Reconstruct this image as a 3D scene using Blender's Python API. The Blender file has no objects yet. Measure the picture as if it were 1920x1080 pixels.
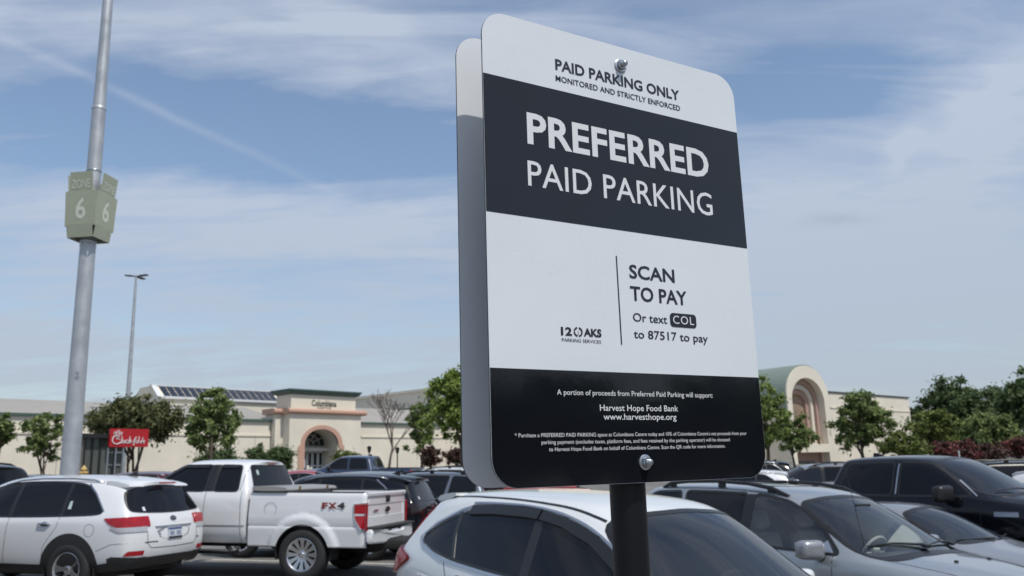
import bpy, bmesh, math, random
from mathutils import Vector, Matrix
from mathutils.bvhtree import BVHTree
import numpy as np
R = math.radians
sc = bpy.context.scene
COL = sc.collection
# ------------------------------------------------------------------ camera
EYE = 1.76
F_PX, PITCH, ROLL = 1580.0, R(12.15), R(-1.6)
_F = Vector((0, math.cos(PITCH), math.sin(PITCH)))
_R0, _U0 = Vector((1, 0, 0)), Vector((0, -math.sin(PITCH), math.cos(PITCH)))
_Rt = math.cos(ROLL)*_R0 + math.sin(ROLL)*_U0
_Up = -math.sin(ROLL)*_R0 + math.cos(ROLL)*_U0
cd = bpy.data.cameras.new('camera')
cam = bpy.data.objects.new('camera', cd); COL.objects.link(cam)
cd.sensor_width = 36; cd.lens = F_PX/1920*36; cd.clip_start = .05; cd.clip_end = 6000
cam.matrix_world = Matrix(((_Rt.x, _Up.x, -_F.x, 0), (_Rt.y, _Up.y, -_F.y, 0), (_Rt.z, _Up.z, -_F.z, EYE), (0, 0, 0, 1)))
cd.dof.use_dof = True; cd.dof.focus_distance = 1.25; cd.dof.aperture_fstop = 11
sc.camera = cam
# ------------------------------------------------------------------ sun, sky, exposure
SUN_EL, SUN_AZ = R(58), R(136)       # azimuth from +Y towards +X
sd = bpy.data.lights.new('sun', 'SUN'); sd.energy = 3.2; sd.angle = R(.53); sd.color = (1, .955, .88)
so = bpy.data.objects.new('sun', sd); COL.objects.link(so)
sv = Vector((math.sin(SUN_AZ)*math.cos(SUN_EL), math.cos(SUN_AZ)*math.cos(SUN_EL), math.sin(SUN_EL)))
so.rotation_euler = sv.to_track_quat('Z', 'Y').to_euler(); so.location = sv*60
sc.view_settings.view_transform = 'Standard'; sc.view_settings.look = 'None'
sc.view_settings.exposure = .09; sc.view_settings.gamma = 1

def dirpx(px, py):
    return (_Rt*((px-960)/F_PX) - _Up*((py-540)/F_PX) + _F).normalized()
wd = bpy.data.worlds.new('World'); sc.world = wd; wd.use_nodes = True
nt = wd.node_tree; N = nt.nodes; LK = nt.links; N.clear()
def nd(t, **k):
    n = N.new(t)
    for a, b in k.items(): setattr(n, a, b)
    return n
def mth(op, a, b=None, c=None, clamp=False):
    n = nd('ShaderNodeMath', operation=op, use_clamp=clamp)
    for i, v in enumerate((a, b, c)):
        if v is None: continue
        if isinstance(v, (int, float)): n.inputs[i].default_value = v
        else: LK.new(v, n.inputs[i])
    return n.outputs[0]
def vmth(op, a, b=None):
    n = nd('ShaderNodeVectorMath', operation=op)
    for i, v in enumerate((a, b)):
        if v is None: continue
        if isinstance(v, (tuple, Vector)): n.inputs[i].default_value = tuple(v)
        else: LK.new(v, n.inputs[i])
    return n.outputs['Value'] if op in ('DOT_PRODUCT', 'LENGTH', 'DISTANCE') else n.outputs['Vector']
def mrange(v, a, b, c=0., d=1., smooth=True):
    n = nd('ShaderNodeMapRange', interpolation_type='SMOOTHSTEP' if smooth else 'LINEAR')
    LK.new(v, n.inputs[0])
    for i, q in enumerate((a, b, c, d)): n.inputs[1+i].default_value = q
    return n.outputs[0]
def noise(vec, scale, det=5, rough=.55, dist=0.):
    n = nd('ShaderNodeTexNoise'); LK.new(vec, n.inputs['Vector'])
    n.inputs['Scale'].default_value = scale; n.inputs['Detail'].default_value = det
    n.inputs['Roughness'].default_value = rough; n.inputs['Distortion'].default_value = dist
    return n.outputs[0]
sky = nd('ShaderNodeTexSky', sky_type='NISHITA', sun_disc=False)
sky.sun_elevation = SUN_EL; sky.sun_rotation = SUN_AZ
sky.air_density = 1.15; sky.dust_density = .9; sky.ozone_density = 2.2
D = nd('ShaderNodeTexCoord').outputs['Generated']
sx = nd('ShaderNodeSeparateXYZ'); LK.new(D, sx.inputs[0])
el = sx.outputs[2]
den = mth('ADD', mth('MAXIMUM', el, 0.), .13)
cx = nd('ShaderNodeCombineXYZ')
LK.new(mth('DIVIDE', sx.outputs[0], den), cx.inputs[0]); LK.new(mth('DIVIDE', sx.outputs[1], den), cx.inputs[1])
P = cx.outputs[0]
def mapped(rot, scl, loc=(0, 0, 0)):
    n = nd('ShaderNodeMapping'); LK.new(P, n.inputs[0])
    n.inputs['Rotation'].default_value = (0, 0, rot); n.inputs['Scale'].default_value = scl; n.inputs['Location'].default_value = loc
    return n.outputs[0]
def planeP(px, py):
    d = dirpx(px, py); k = max(d.z, 0)+.13
    return Vector((d.x/k, d.y/k, 0))
# streaky high cirrus, its grain running along one wind direction
w1, w2 = planeP(0, 70), planeP(480, 292)
ang = math.atan2(w2.y-w1.y, w2.x-w1.x)
big = noise(mapped(-ang, (.6, 1.15, 1), (3.3, 1.2, 0)), 1.1, 7, .55, .9)
fine = noise(mapped(-ang+.35, (1.0, 2.9, 1), (1.3, .4, 0)), 1.5, 9, .6, 1.3)
cov = mth('ADD', mth('MULTIPLY', big, .75), mth('MULTIPLY', fine, .42))
bands = noise(mapped(-ang-.2, (.4, 1.9, 1), (.7, 2.2, 0)), 2.1, 8, .58, 1.1)
cl = mth('ADD', mrange(cov, .40, .88), mth('MULTIPLY', mrange(bands, .44, .66), .34))
def blob(px, py, sx_, sy_, amp, rot=0.):
    # an elliptical patch of cloud round one direction of the sky
    c = dirpx(px, py); e1 = (_Rt - c*_Rt.dot(c)).normalized(); e2 = c.cross(e1)
    a, b = e1*math.cos(rot)+e2*math.sin(rot), -e1*math.sin(rot)+e2*math.cos(rot)
    u = mth('DIVIDE', vmth('DOT_PRODUCT', WD, tuple(a)), sx_/F_PX)
    v = mth('DIVIDE', vmth('DOT_PRODUCT', WD, tuple(b)), sy_/F_PX)
    r2 = mth('ADD', mth('MULTIPLY', u, u), mth('MULTIPLY', v, v))
    front = mth('GREATER_THAN', vmth('DOT_PRODUCT', D, tuple(c)), 0.)
    return mth('MULTIPLY', mth('MULTIPLY', mth('POWER', 2.718, mth('MULTIPLY', r2, -1.)), amp), front)
wn = nd('ShaderNodeTexNoise'); LK.new(D, wn.inputs['Vector']); wn.inputs['Scale'].default_value = 9; wn.inputs['Detail'].default_value = 5
WD = vmth('ADD', D, vmth('MULTIPLY', vmth('SUBTRACT', wn.outputs['Color'], (.5, .5, .5)), (.05, .05, .05)))
acc = cl
for b in ((560, 640, 900, 150, .15), (380, 410, 470, 75, .45, .06), (600, 455, 210, 30, .35, -.12), (780, 540, 200, 26, .3, .08), (520, 610, 400, 22, -.25, .06), (250, 560, 260, 24, .2, .1), (400, 660, 420, 16, -.2, .03), (330, 215, 330, 85, -.5, .12), (760, 235, 260, 80, -.55, .2), (560, 330, 260, 40, -.3, .05),
          (60, 250, 230, 70, -.35), (700, 60, 330, 55, .35, .35), (1840, 215, 85, 70, .5), (1570, 170, 220, 70, -.40, .1), (1500, 30, 160, 40, .25), (1480, 340, 170, 60, .3), (1800, 420, 200, 60, .2), (1700, 330, 260, 150, .2), (1450, 480, 120, 60, .2), (1690, 300, 30, 12, .3, -1.1), (1900, 150, 50, 14, .25, -.8), (1690, 270, 42, 20, .36, -1.0),
          (1880, 120, 30, 18, .25), (1650, 560, 420, 120, .30), (1450, 540, 60, 30, -.25), (1600, 455, 260, 30, .12), (820, 570, 130, 26, -.18, -.15), (100, 40, 260, 40, .22, .25),
          (480, 718, 15, 7, .35), (1150, 430, 300, 300, .1)):
    acc = mth('ADD', acc, blob(*b))
# the contrail, a thin soft line in the sky
nrm = dirpx(0, 68).cross(dirpx(480, 292)).normalized()
dl = mth('DIVIDE', vmth('DOT_PRODUCT', vmth('ADD', D, vmth('MULTIPLY', vmth('SUBTRACT', wn.outputs['Color'], (.5, .5, .5)), (.012, .012, .012))), tuple(nrm)), 7.5/F_PX)
ct = mth('POWER', 2.718, mth('MULTIPLY', mth('MULTIPLY', dl, dl), -1.))
ends = mth('MULTIPLY', blob(225, 165, 400, 280, .30), mrange(fine, .30, .62, .45, 1.))
trail = mth('MULTIPLY', ct, ends)
hz = mrange(el, 0., .34, .46, .08)
fac = mth('MULTIPLY', mth('ADD', mth('ADD', mth('MINIMUM', mth('MAXIMUM', acc, 0.), 1.), trail), hz, None, True), .86)
ccol = nd('ShaderNodeMixRGB'); LK.new(mrange(el, .0, .4), ccol.inputs[0])
ccol.inputs[1].default_value = (3.3, 3.75, 4.45, 1); ccol.inputs[2].default_value = (4.1, 4.6, 5.5, 1)
mx = nd('ShaderNodeMixRGB'); LK.new(fac, mx.inputs[0]); LK.new(sky.outputs[0], mx.inputs[1]); LK.new(ccol.outputs[0], mx.inputs[2])
dk = blob(1568, 427, 46, 11, .22)
mx2 = nd('ShaderNodeMixRGB'); LK.new(dk, mx2.inputs[0]); LK.new(mx.outputs[0], mx2.inputs[1]); mx2.inputs[2].default_value = (1.8, 2.3, 3.0, 1)
bg = nd('ShaderNodeBackground'); LK.new(mx2.outputs[0], bg.inputs[0]); bg.inputs[1].default_value = .125
LK.new(bg.outputs[0], nd('ShaderNodeOutputWorld').inputs[0])

# ------------------------------------------------------------------ helpers
def tag(o, label=None, cat=None, group=None, kind=None):
    if label: o['label'] = label
    if cat: o['category'] = cat
    if group: o['group'] = group
    if kind: o['kind'] = kind
    return o
def empty(name, loc=(0, 0, 0), rz=0.):
    o = bpy.data.objects.new(name, None); COL.objects.link(o); o.location = loc; o.rotation_euler = (0, 0, rz)
    o.empty_display_size = .2
    return o
def link(name, me, mats, parent=None):
    o = bpy.data.objects.new(name, me); COL.objects.link(o)
    if mats is not None:
        for m in (mats if isinstance(mats, (list, tuple)) else [mats]): me.materials.append(m)
    if parent is not None: o.parent = parent
    return o
def obj(name, bm, mats, parent=None, smooth=False):
    me = bpy.data.meshes.new(name); bm.to_mesh(me); bm.free()
    if smooth:
        me.polygons.foreach_set('use_smooth', [True]*len(me.polygons))
        if smooth is not True: me.set_sharp_from_angle(angle=R(smooth))
    return link(name, me, mats, parent)
def kids(o): return list(o.children)
def copy_tree(o, parent=None):
    c = o.copy(); COL.objects.link(c); c.parent = parent
    for k in ('label', 'group'):
        if parent is None and k in c.keys(): del c[k]
    for ch in kids(o): copy_tree(ch, c)
    return c
def hit(px, py, Y):
    d = dirpx(px, py); return Vector((0, 0, EYE)) + d*(Y/d.y)
def lin(h):
    h = h.lstrip('#'); v = [int(h[i:i+2], 16)/255 for i in (0, 2, 4)]
    return tuple(c/12.92 if c <= .04045 else ((c+.055)/1.055)**2.4 for c in v)+(1,)
def mat(name, col, rough=.5, metal=0., coat=0., spec=.5, var=0., vscale=6., bump=0., bscale=60., trans=0., emis=None, rvar=0., island=0., hue=None):
    m = bpy.data.materials.new(name); m.use_nodes = True
    n = m.node_tree.nodes; l = m.node_tree.links; b = n['Principled BSDF']
    if isinstance(col, str): col = lin(col)
    col = tuple(col)[:3]+(1,)
    b.inputs['Base Color'].default_value = col; b.inputs['Roughness'].default_value = rough; b.inputs['Metallic'].default_value = metal
    b.inputs['Coat Weight'].default_value = coat; b.inputs['Coat Roughness'].default_value = .04; b.inputs['Specular IOR Level'].default_value = spec
    if trans: b.inputs['Transmission Weight'].default_value = trans
    tc = n.new('ShaderNodeTexCoord')
    if var or rvar or island:
        no = n.new('ShaderNodeTexNoise'); no.inputs['Scale'].default_value = vscale; no.inputs['Detail'].default_value = 7; no.inputs['Roughness'].default_value = .62
        l.new(tc.outputs['Object'], no.inputs['Vector'])
        src = no.outputs[0]
        if island:
            g = n.new('ShaderNodeNewGeometry'); a = n.new('ShaderNodeMath'); a.operation = 'MULTIPLY_ADD'
            l.new(g.outputs['Random Per Island'], a.inputs[0]); a.inputs[1].default_value = island; l.new(no.outputs[0], a.inputs[2])
            a2 = n.new('ShaderNodeMath'); a2.operation = 'SUBTRACT'; l.new(a.outputs[0], a2.inputs[0]); a2.inputs[1].default_value = island/2; src = a2.outputs[0]
        if var or island:
            r = n.new('ShaderNodeValToRGB'); l.new(src, r.inputs[0])
            c2 = hue if hue else col
            r.color_ramp.elements[0].position = .28; r.color_ramp.elements[1].position = .72
            r.color_ramp.elements[0].color = tuple(c*(1-var) for c in col[:3])+(1,)
            r.color_ramp.elements[1].color = tuple(min(1, c*(1+var)) for c in c2[:3])+(1,)
            l.new(r.outputs[0], b.inputs['Base Color'])
        if rvar:
            q = n.new('ShaderNodeMapRange'); l.new(no.outputs[0], q.inputs[0]); q.inputs[1].default_value = .3; q.inputs[2].default_value = .7
            q.inputs[3].default_value = max(0, rough-rvar); q.inputs[4].default_value = rough+rvar; l.new(q.outputs[0], b.inputs['Roughness'])
    if bump:
        no2 = n.new('ShaderNodeTexNoise'); no2.inputs['Scale'].default_value = bscale; no2.inputs['Detail'].default_value = 6
        l.new(tc.outputs['Object'], no2.inputs['Vector'])
        bp = n.new('ShaderNodeBump'); bp.inputs['Strength'].default_value = bump; bp.inputs['Distance'].default_value = .02
        l.new(no2.outputs[0], bp.inputs['Height']); l.new(bp.outputs[0], b.inputs['Normal'])
    return m
def paint(name, col, metal=0., rough=.32, coat=1., spec=.5):
    return mat(name, col, rough, metal, coat, spec, var=.035, vscale=1.3, rvar=.05)
def clear_glass(name, tint, refl=1.45):
    m = bpy.data.materials.new(name); m.use_nodes = True
    n = m.node_tree.nodes; l = m.node_tree.links; n.clear()
    t = n.new('ShaderNodeBsdfTransparent'); t.inputs[0].default_value = tint
    g = n.new('ShaderNodeBsdfGlossy'); g.inputs['Roughness'].default_value = .015; g.inputs[0].default_value = (1, 1, 1, 1)
    f = n.new('ShaderNodeFresnel'); f.inputs[0].default_value = refl
    mxx = n.new('ShaderNodeMixShader'); o = n.new('ShaderNodeOutputMaterial')
    l.new(f.outputs[0], mxx.inputs[0]); l.new(t.outputs[0], mxx.inputs[1]); l.new(g.outputs[0], mxx.inputs[2]); l.new(mxx.outputs[0], o.inputs[0])
    return m
def box(bm, c, s, M=None, bev=0., seg=2):
    r = bmesh.ops.create_cube(bm, size=1.)
    vs = r['verts']
    for v in vs: v.co = Vector((v.co.x*s[0]+c[0], v.co.y*s[1]+c[1], v.co.z*s[2]+c[2]))
    if bev:
        es = list({e for v in vs for e in v.link_edges})
        q = bmesh.ops.bevel(bm, geom=es, offset=bev, segments=seg, affect='EDGES', profile=.5)
        vs = list({v for v in q['verts']} | {v for v in vs if v.is_valid})
    if M is not None:
        for v in vs: v.co = M @ v.co
    return vs
def tube(bm, pts, rad, seg=10, cap=True):
    # a round bar through the points; rad is one radius or one per point
    n = len(pts); pts = [Vector(p) for p in pts]; rings = []
    up = Vector((0, 0, 1)); prev = None
    for i, p in enumerate(pts):
        t = (pts[min(i+1, n-1)]-pts[max(i-1, 0)]).normalized()
        if prev is None:
            a = up if abs(t.z) < .9 else Vector((1, 0, 0)); u = t.cross(a).normalized()
        else:
            u = (prev - t*prev.dot(t)).normalized()
        prev = u; w = t.cross(u)
        r = rad[i] if isinstance(rad, (list, tuple)) else rad
        rings.append([bm.verts.new(p + (u*math.cos(2*math.pi*k/seg)+w*math.sin(2*math.pi*k/seg))*r) for k in range(seg)])
    for a, b in zip(rings, rings[1:]):
        for k in range(seg): bm.faces.new((a[k], a[(k+1) % seg], b[(k+1) % seg], b[k]))
    if cap:
        bm.faces.new(rings[0][::-1]); bm.faces.new(rings[-1])
def lathe(bm, prof, seg=32, M=None, close=False, cap=True):
    # profile of (r, h) spun round the local z axis
    rings = []
    for r, h in prof:
        rings.append([bm.verts.new((r*math.cos(2*math.pi*k/seg), r*math.sin(2*math.pi*k/seg), h)) for k in range(seg)])
    prs = list(zip(rings, rings[1:]))
    if close: prs.append((rings[-1], rings[0]))
    for a, b in prs:
        for k in range(seg): bm.faces.new((a[k], a[(k+1) % seg], b[(k+1) % seg], b[k]))
    if not close and cap:
        if prof[0][0] > 1e-4: bm.faces.new(rings[0][::-1])
        if prof[-1][0] > 1e-4: bm.faces.new(rings[-1])
    vs = [v for g in rings for v in g]
    if M is not None:
        for v in vs: v.co = M @ v.co
    bmesh.ops.remove_doubles(bm, verts=vs, dist=1e-5)
def prism(bm, poly, a, b, fn):
    # polygon in two coordinates, swept from a to b in the third; fn(u, v, w) -> point
    A = [bm.verts.new(fn(u, v, a)) for u, v in poly]; B = [bm.verts.new(fn(u, v, b)) for u, v in poly]
    n = len(poly); bm.faces.new(A); bm.faces.new(B[::-1])
    for i in range(n): bm.faces.new((A[i], B[i], B[(i+1) % n], A[(i+1) % n]))
    bmesh.ops.recalc_face_normals(bm, faces=bm.faces[:])
def rrect(w, h, r, n=8):
    pts = []
    for cxx, cyy, a0 in ((w/2-r, h/2-r, 0), (-w/2+r, h/2-r, 90), (-w/2+r, -h/2+r, 180), (w/2-r, -h/2+r, 270)):
        for k in range(n+1):
            a = R(a0+90*k/n); pts.append((cxx+r*math.cos(a), cyy+r*math.sin(a)))
    return pts
def fil(p, r=.05, n=4):
    # corners rounded off, edges kept
    out = []; m = len(p)
    for i in range(m):
        a, b, c = Vector(p[i-1]), Vector(p[i]), Vector(p[(i+1) % m]); ka = min(r, .45*(a-b).length); kc = min(r, .45*(c-b).length)
        q0, q1 = b+(a-b).normalized()*ka, b+(c-b).normalized()*kc
        for k in range(n+1):
            t = k/n; v = q0*(1-t)**2+b*2*t*(1-t)+q1*t*t; out.append((v.x, v.y))
    return out
def chaikin(p, n=2, closed=True):
    for _ in range(n):
        q = []; m = len(p)
        for i in range(m if closed else m-1):
            a, b = p[i], p[(i+1) % m]
            q.append(tuple(a[k]*.75+b[k]*.25 for k in range(len(a)))); q.append(tuple(a[k]*.25+b[k]*.75 for k in range(len(a))))
        p = q if closed else [p[0]]+q+[p[-1]]
    return p
_cap = None
def text_mesh(s, bold=0., spacing=1.):
    c = bpy.data.curves.new('lettering', 'FONT'); c.body = s; c.offset = bold; c.space_character = spacing; c.resolution_u = 3
    o = bpy.data.objects.new('lettering', c); COL.objects.link(o)
    dg = bpy.context.evaluated_depsgraph_get(); me = bpy.data.meshes.new_from_object(o.evaluated_get(dg))
    bpy.data.objects.remove(o); bpy.data.curves.remove(c)
    return me
def text(name, s, u0, u1, base, cap, M, m, parent, bold=0., spacing=1.):
    """writing fitted between u0 and u1 on a baseline, with the given cap height, in the plane M (x right, y up)"""
    global _cap
    if _cap is None:
        h = text_mesh('H'); _cap = max(v.co.y for v in h.vertices); bpy.data.meshes.remove(h)
    me = text_mesh(s, bold, spacing); xs = [v.co.x for v in me.vertices]
    kx = (u1-u0)/(max(xs)-min(xs)); ky = cap/(_cap+2*bold); x0 = min(xs)
    for v in me.vertices: v.co = M @ Vector((u0+(v.co.x-x0)*kx, base+(v.co.y+bold)*ky, 0))
    return link(name, me, m, parent)
# ------------------------------------------------------------------ ground
def gz(x, y):
    t = min(max((y-22)/48, 0), 1); t = t*t*(3-2*t)
    if x > 0: s = -.19*math.tanh(x/3)
    else:
        c = max(-14, x); s = -.027*(c-(c**3)/588*.6)
    return s*(1-.6*t) + 1.55*t
def asphalt():
    m = bpy.data.materials.new('asphalt'); m.use_nodes = True
    n = m.node_tree.nodes; l = m.node_tree.links; b = n['Principled BSDF']; b.inputs['Roughness'].default_value = .9
    tc = n.new('ShaderNodeTexCoord')
    def nz(s, d=6, r=.6):
        q = n.new('ShaderNodeTexNoise'); q.inputs['Scale'].default_value = s; q.inputs['Detail'].default_value = d; q.inputs['Roughness'].default_value = r
        l.new(tc.outputs['Object'], q.inputs['Vector']); return q.outputs[0]
    r = n.new('ShaderNodeValToRGB'); l.new(nz(.35), r.inputs[0])
    r.color_ramp.elements[0].position = .3; r.color_ramp.elements[0].color = (.13, .125, .118, 1)
    r.color_ramp.elements[1].position = .7; r.color_ramp.elements[1].color = (.23, .222, .205, 1)
    r2 = n.new('ShaderNodeValToRGB'); l.new(nz(140, 3, .7), r2.inputs[0]); r2.color_ramp.elements[0].position = .3; r2.color_ramp.elements[0].color = (.62, .62, .62, 1); r2.color_ramp.elements[1].position = .75; r2.color_ramp.elements[1].color = (1.25, 1.25, 1.25, 1)
    mu = n.new('ShaderNodeMixRGB'); mu.blend_type = 'MULTIPLY'; mu.inputs[0].default_value = 1; l.new(r.outputs[0], mu.inputs[1]); l.new(r2.outputs[0], mu.inputs[2])
    l.new(mu.outputs[0], b.inputs['Base Color'])
    bp = n.new('ShaderNodeBump'); bp.inputs['Strength'].default_value = .5; bp.inputs['Distance'].default_value = .01; l.new(nz(160, 4), bp.inputs['Height']); l.new(bp.outputs[0], b.inputs['Normal'])
    return m
def sheet(name, xs, ys, dz, m, fn=gz):
    bm = bmesh.new(); g = [[bm.verts.new((x, y, fn(x, y)+dz)) for x in xs] for y in ys]
    for j in range(len(ys)-1):
        for i in range(len(xs)-1): bm.faces.new((g[j][i], g[j][i+1], g[j+1][i+1], g[j+1][i]))
    return obj(name, bm, m, None, True)
M_ASPH = asphalt()
gx = [-1500, -600, -250, -120, -70, -45]+[-30+2*i for i in range(31)]+[45, 70, 120, 250, 600, 1500]
gy = [-400, -120, -50, -25, -12]+[-6+2*i for i in range(43)]+[90, 105, 130, 200, 400, 900, 2500]
tag(sheet('parking_lot', gx, gy, 0, M_ASPH), kind='structure')
M_LINE = mat('line_paint', (.62, .62, .6), .8, var=.25, vscale=9)
def stripe(p, q, w=.1):
    bm = bmesh.new(); p, q = Vector(p), Vector(q); d = (q-p).normalized(); s = Vector((-d.y, d.x))*w/2; n = 12; rows = []
    for i in range(n+1):
        c = p.lerp(q, i/n); rows.append([bm.verts.new((e.x, e.y, gz(e.x, e.y)+.004)) for e in (c-s, c+s)])
    for a, b in zip(rows, rows[1:]): bm.faces.new((a[0], a[1], b[1], b[0]))
    bmesh.ops.recalc_face_normals(bm, faces=bm.faces[:])
    return tag(obj('parking_line', bm, M_LINE), kind='structure')
def heading(deg): return Vector((math.cos(R(deg)), math.sin(R(deg))))
for i in range(-1, 5):
    h = heading(167); pr = heading(77); o = Vector((-2.0, 14.9)) + pr*(i*3.05-1.5) + Vector((.65*i, 0))
    stripe(o+h*-.3, o+h*5.3)
for i in range(-1, 5):
    h = heading(-55); pr = heading(35); o = Vector((-.35, 8.2)) + pr*(i*2.95-1.45)
    stripe(o-h*.2, o+h*5.)
# ------------------------------------------------------------------ the parking sign
M_WHITE = mat('sign_white', (.63, .665, .70), .3, 0, .2, var=.035, vscale=5, rvar=.1, bump=.02, bscale=9)
M_BLACK = mat('sign_black_film', (.006, .007, .010), .08, 0, 0, rvar=.03, vscale=7, bump=.006, bscale=30)
M_INK = mat('sign_ink', (.012, .013, .02), .3)
M_LETTER = mat('sign_letter_white', (.64, .65, .67), .35)
M_EDGE = mat('sign_edge', (.01, .01, .012), .4)
M_ALU = mat('sign_back_white', (.60, .62, .64), .42, 0, .1, var=.04, vscale=4)
M_POST = mat('black_powder_coat', (.004, .005, .007), .42, spec=.3, bump=.05, bscale=300)
M_ZINC = mat('zinc', (.46, .48, .5), .3, 1., var=.1, vscale=40)
SW, SH = .4572, .6225
sg = empty('parking_sign'); SIGN_C = Vector((.16597, 1.13468, .28955+EYE))
SR = Matrix(((.85778, -.51402, -.00123), (.514, .85776, -.00622), (.00425, .0047, .99998)))
sg.location = (SIGN_C.x, SIGN_C.y, gz(0, 1)); 
M_S = Matrix.Translation(SIGN_C - sg.location) @ SR.to_4x4()
tag(sg, 'black and white preferred paid parking sign on round black post, nearest thing', 'sign')
def board(name, y0, y1, face_front, face_back, parent):
    bm = bmesh.new(); prism(bm, rrect(SW, SH, .036, 10), y0, y1, lambda u, v, w: M_S @ Vector((u, w, v)))
    o = obj(name, bm, [face_front, M_EDGE, face_back], parent)
    n0 = (M_S.to_3x3() @ Vector((0, -1, 0)))
    for p in o.data.polygons:
        d = p.normal.dot(n0); p.material_index = 0 if d > .9 else 2 if d < -.9 else 1
    return o
fb = board('front_board', 0, .0025, M_WHITE, M_ALU, sg)
rb = board('rear_board', .0745, .077, M_ALU, M_WHITE, sg)
def band(name, z0, z1, bottom=False):
    bm = bmesh.new(); pl = []
    if bottom:
        pl = [(u, v) for u, v in rrect(SW-.0008, SH-.0008, .0357, 10) if v < z1] ; pl = [(SW/2-.0004, z1), (-SW/2+.0004, z1)]+[q for q in pl if q[1] < -.1]
    else: pl = [(-SW/2+.0004, z0), (SW/2-.0004, z0), (SW/2-.0004, z1), (-SW/2+.0004, z1)]
    f = bm.faces.new([bm.verts.new(M_S @ Vector((u, -.0003, v))) for u, v in pl])
    bm.normal_update()
    if f.normal.dot(M_S.to_3x3() @ Vector((0, -1, 0))) < 0: f.normal_flip()
    return obj(name, bm, M_BLACK, fb)
band('upper_black_band', .0305, .219); band('lower_black_band', 0, -.1672, True)
M_T = M_S @ Matrix(((1, 0, 0, 0), (0, 0, -1, -.0006), (0, 1, 0, 0), (0, 0, 0, 1)))
for nm, s, u0, u1, b, c, mm, bo, sp in (
    ('headline_lettering', 'PAID PARKING ONLY', -113.5, 112, 249, 16.3, M_INK, .022, 1.), ('headline_lettering', 'MONITORED AND STRICTLY ENFORCED', -113.8, 111.7, 232.3, 8.4, M_INK, .008, 1.),
    ('title_lettering', 'PREFERRED', -163.4, 161, 132, 44.5, M_LETTER, .024, 1.02), ('title_lettering', 'PAID PARKING', -164.6, 162, 73.8, 34.6, M_LETTER, .004, 1.02),
    ('operator_lettering', '12', -122.3, -105.2, -122, 11, M_INK, .035, 1.), ('operator_lettering', 'AKS', -86.4, -57.7, -121.6, 10.8, M_INK, .035, 1.),
    ('operator_lettering', 'PARKING SERVICES', -121.4, -58.9, -129.9, 4.2, M_INK, 0, 1.),
    ('pay_lettering', 'SCAN', -4.6, 77, -36.3, 19.3, M_INK, .018, 1.), ('pay_lettering', 'TO PAY', -5.0, 97.5, -67.6, 20.2, M_INK, .018, 1.),
    ('pay_lettering', 'Or text', -2.8, 58, -96.5, 11.8, M_INK, .008, 1.), ('pay_lettering', 'to 87517 to pay', -3.1, 132.2, -119.6, 11.6, M_INK, .008, 1.),
    ('support_lettering', 'A portion of proceeds from Preferred Paid Parking will support:', -132.2, 133.2, -198.3, 6.7, M_LETTER, .004, 1.),
    ('support_lettering', 'Harvest Hope Food Bank', -66.4, 66.8, -218, 8.0, M_LETTER, .006, 1.), ('support_lettering', 'www.harvesthope.org', -61.3, 62.6, -229.5, 8.0, M_LETTER, .006, 1.),
    ('notice_lettering', "* Purchase a PREFERRED PAID PARKING space at Columbiana Centre today and 10% of Columbiana Centre's net proceeds from your", -196, 193.4, -250.8, 4.7, M_LETTER, 0, 1.),
    ('notice_lettering', 'parking payment (excludes taxes, platform fees, and fees retained by the parking operator) will be donated', -158, 159.3, -259.4, 4.7, M_LETTER, 0, 1.),
    ('notice_lettering', 'to Harvest Hope Food Bank on behalf of Columbiana Centre. Scan the QR code for more information.', -147.4, 149.5, -268.2, 4.7, M_LETTER, 0, 1.)):
    text(nm, s, u0/1000, u1/1000, b/1000, c/1000, M_T, mm, fb, bo, sp)
def flat(name, polys, m, parent, Mx):
    bm = bmesh.new()
    for pl in polys: bm.faces.new([bm.verts.new(Mx @ Vector((u, v, 0))) for u, v in pl])
    return obj(name, bm, m, parent)
flat('divider_line', [[(-.0258, -.1297), (-.0240, -.1297), (-.0247, -.007), (-.0265, -.007)]], M_INK, fb, M_T)
flat('code_badge', [[(u+.0879, v-.0902) for u, v in rrect(.049, .0198, .0055)]], M_INK, fb, M_T)
text('badge_lettering', 'COL', .0685, .1075, -.0955, .0115, M_T @ Matrix.Translation((0, 0, .0003)), M_LETTER, fb, 0, 1.15)
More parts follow.
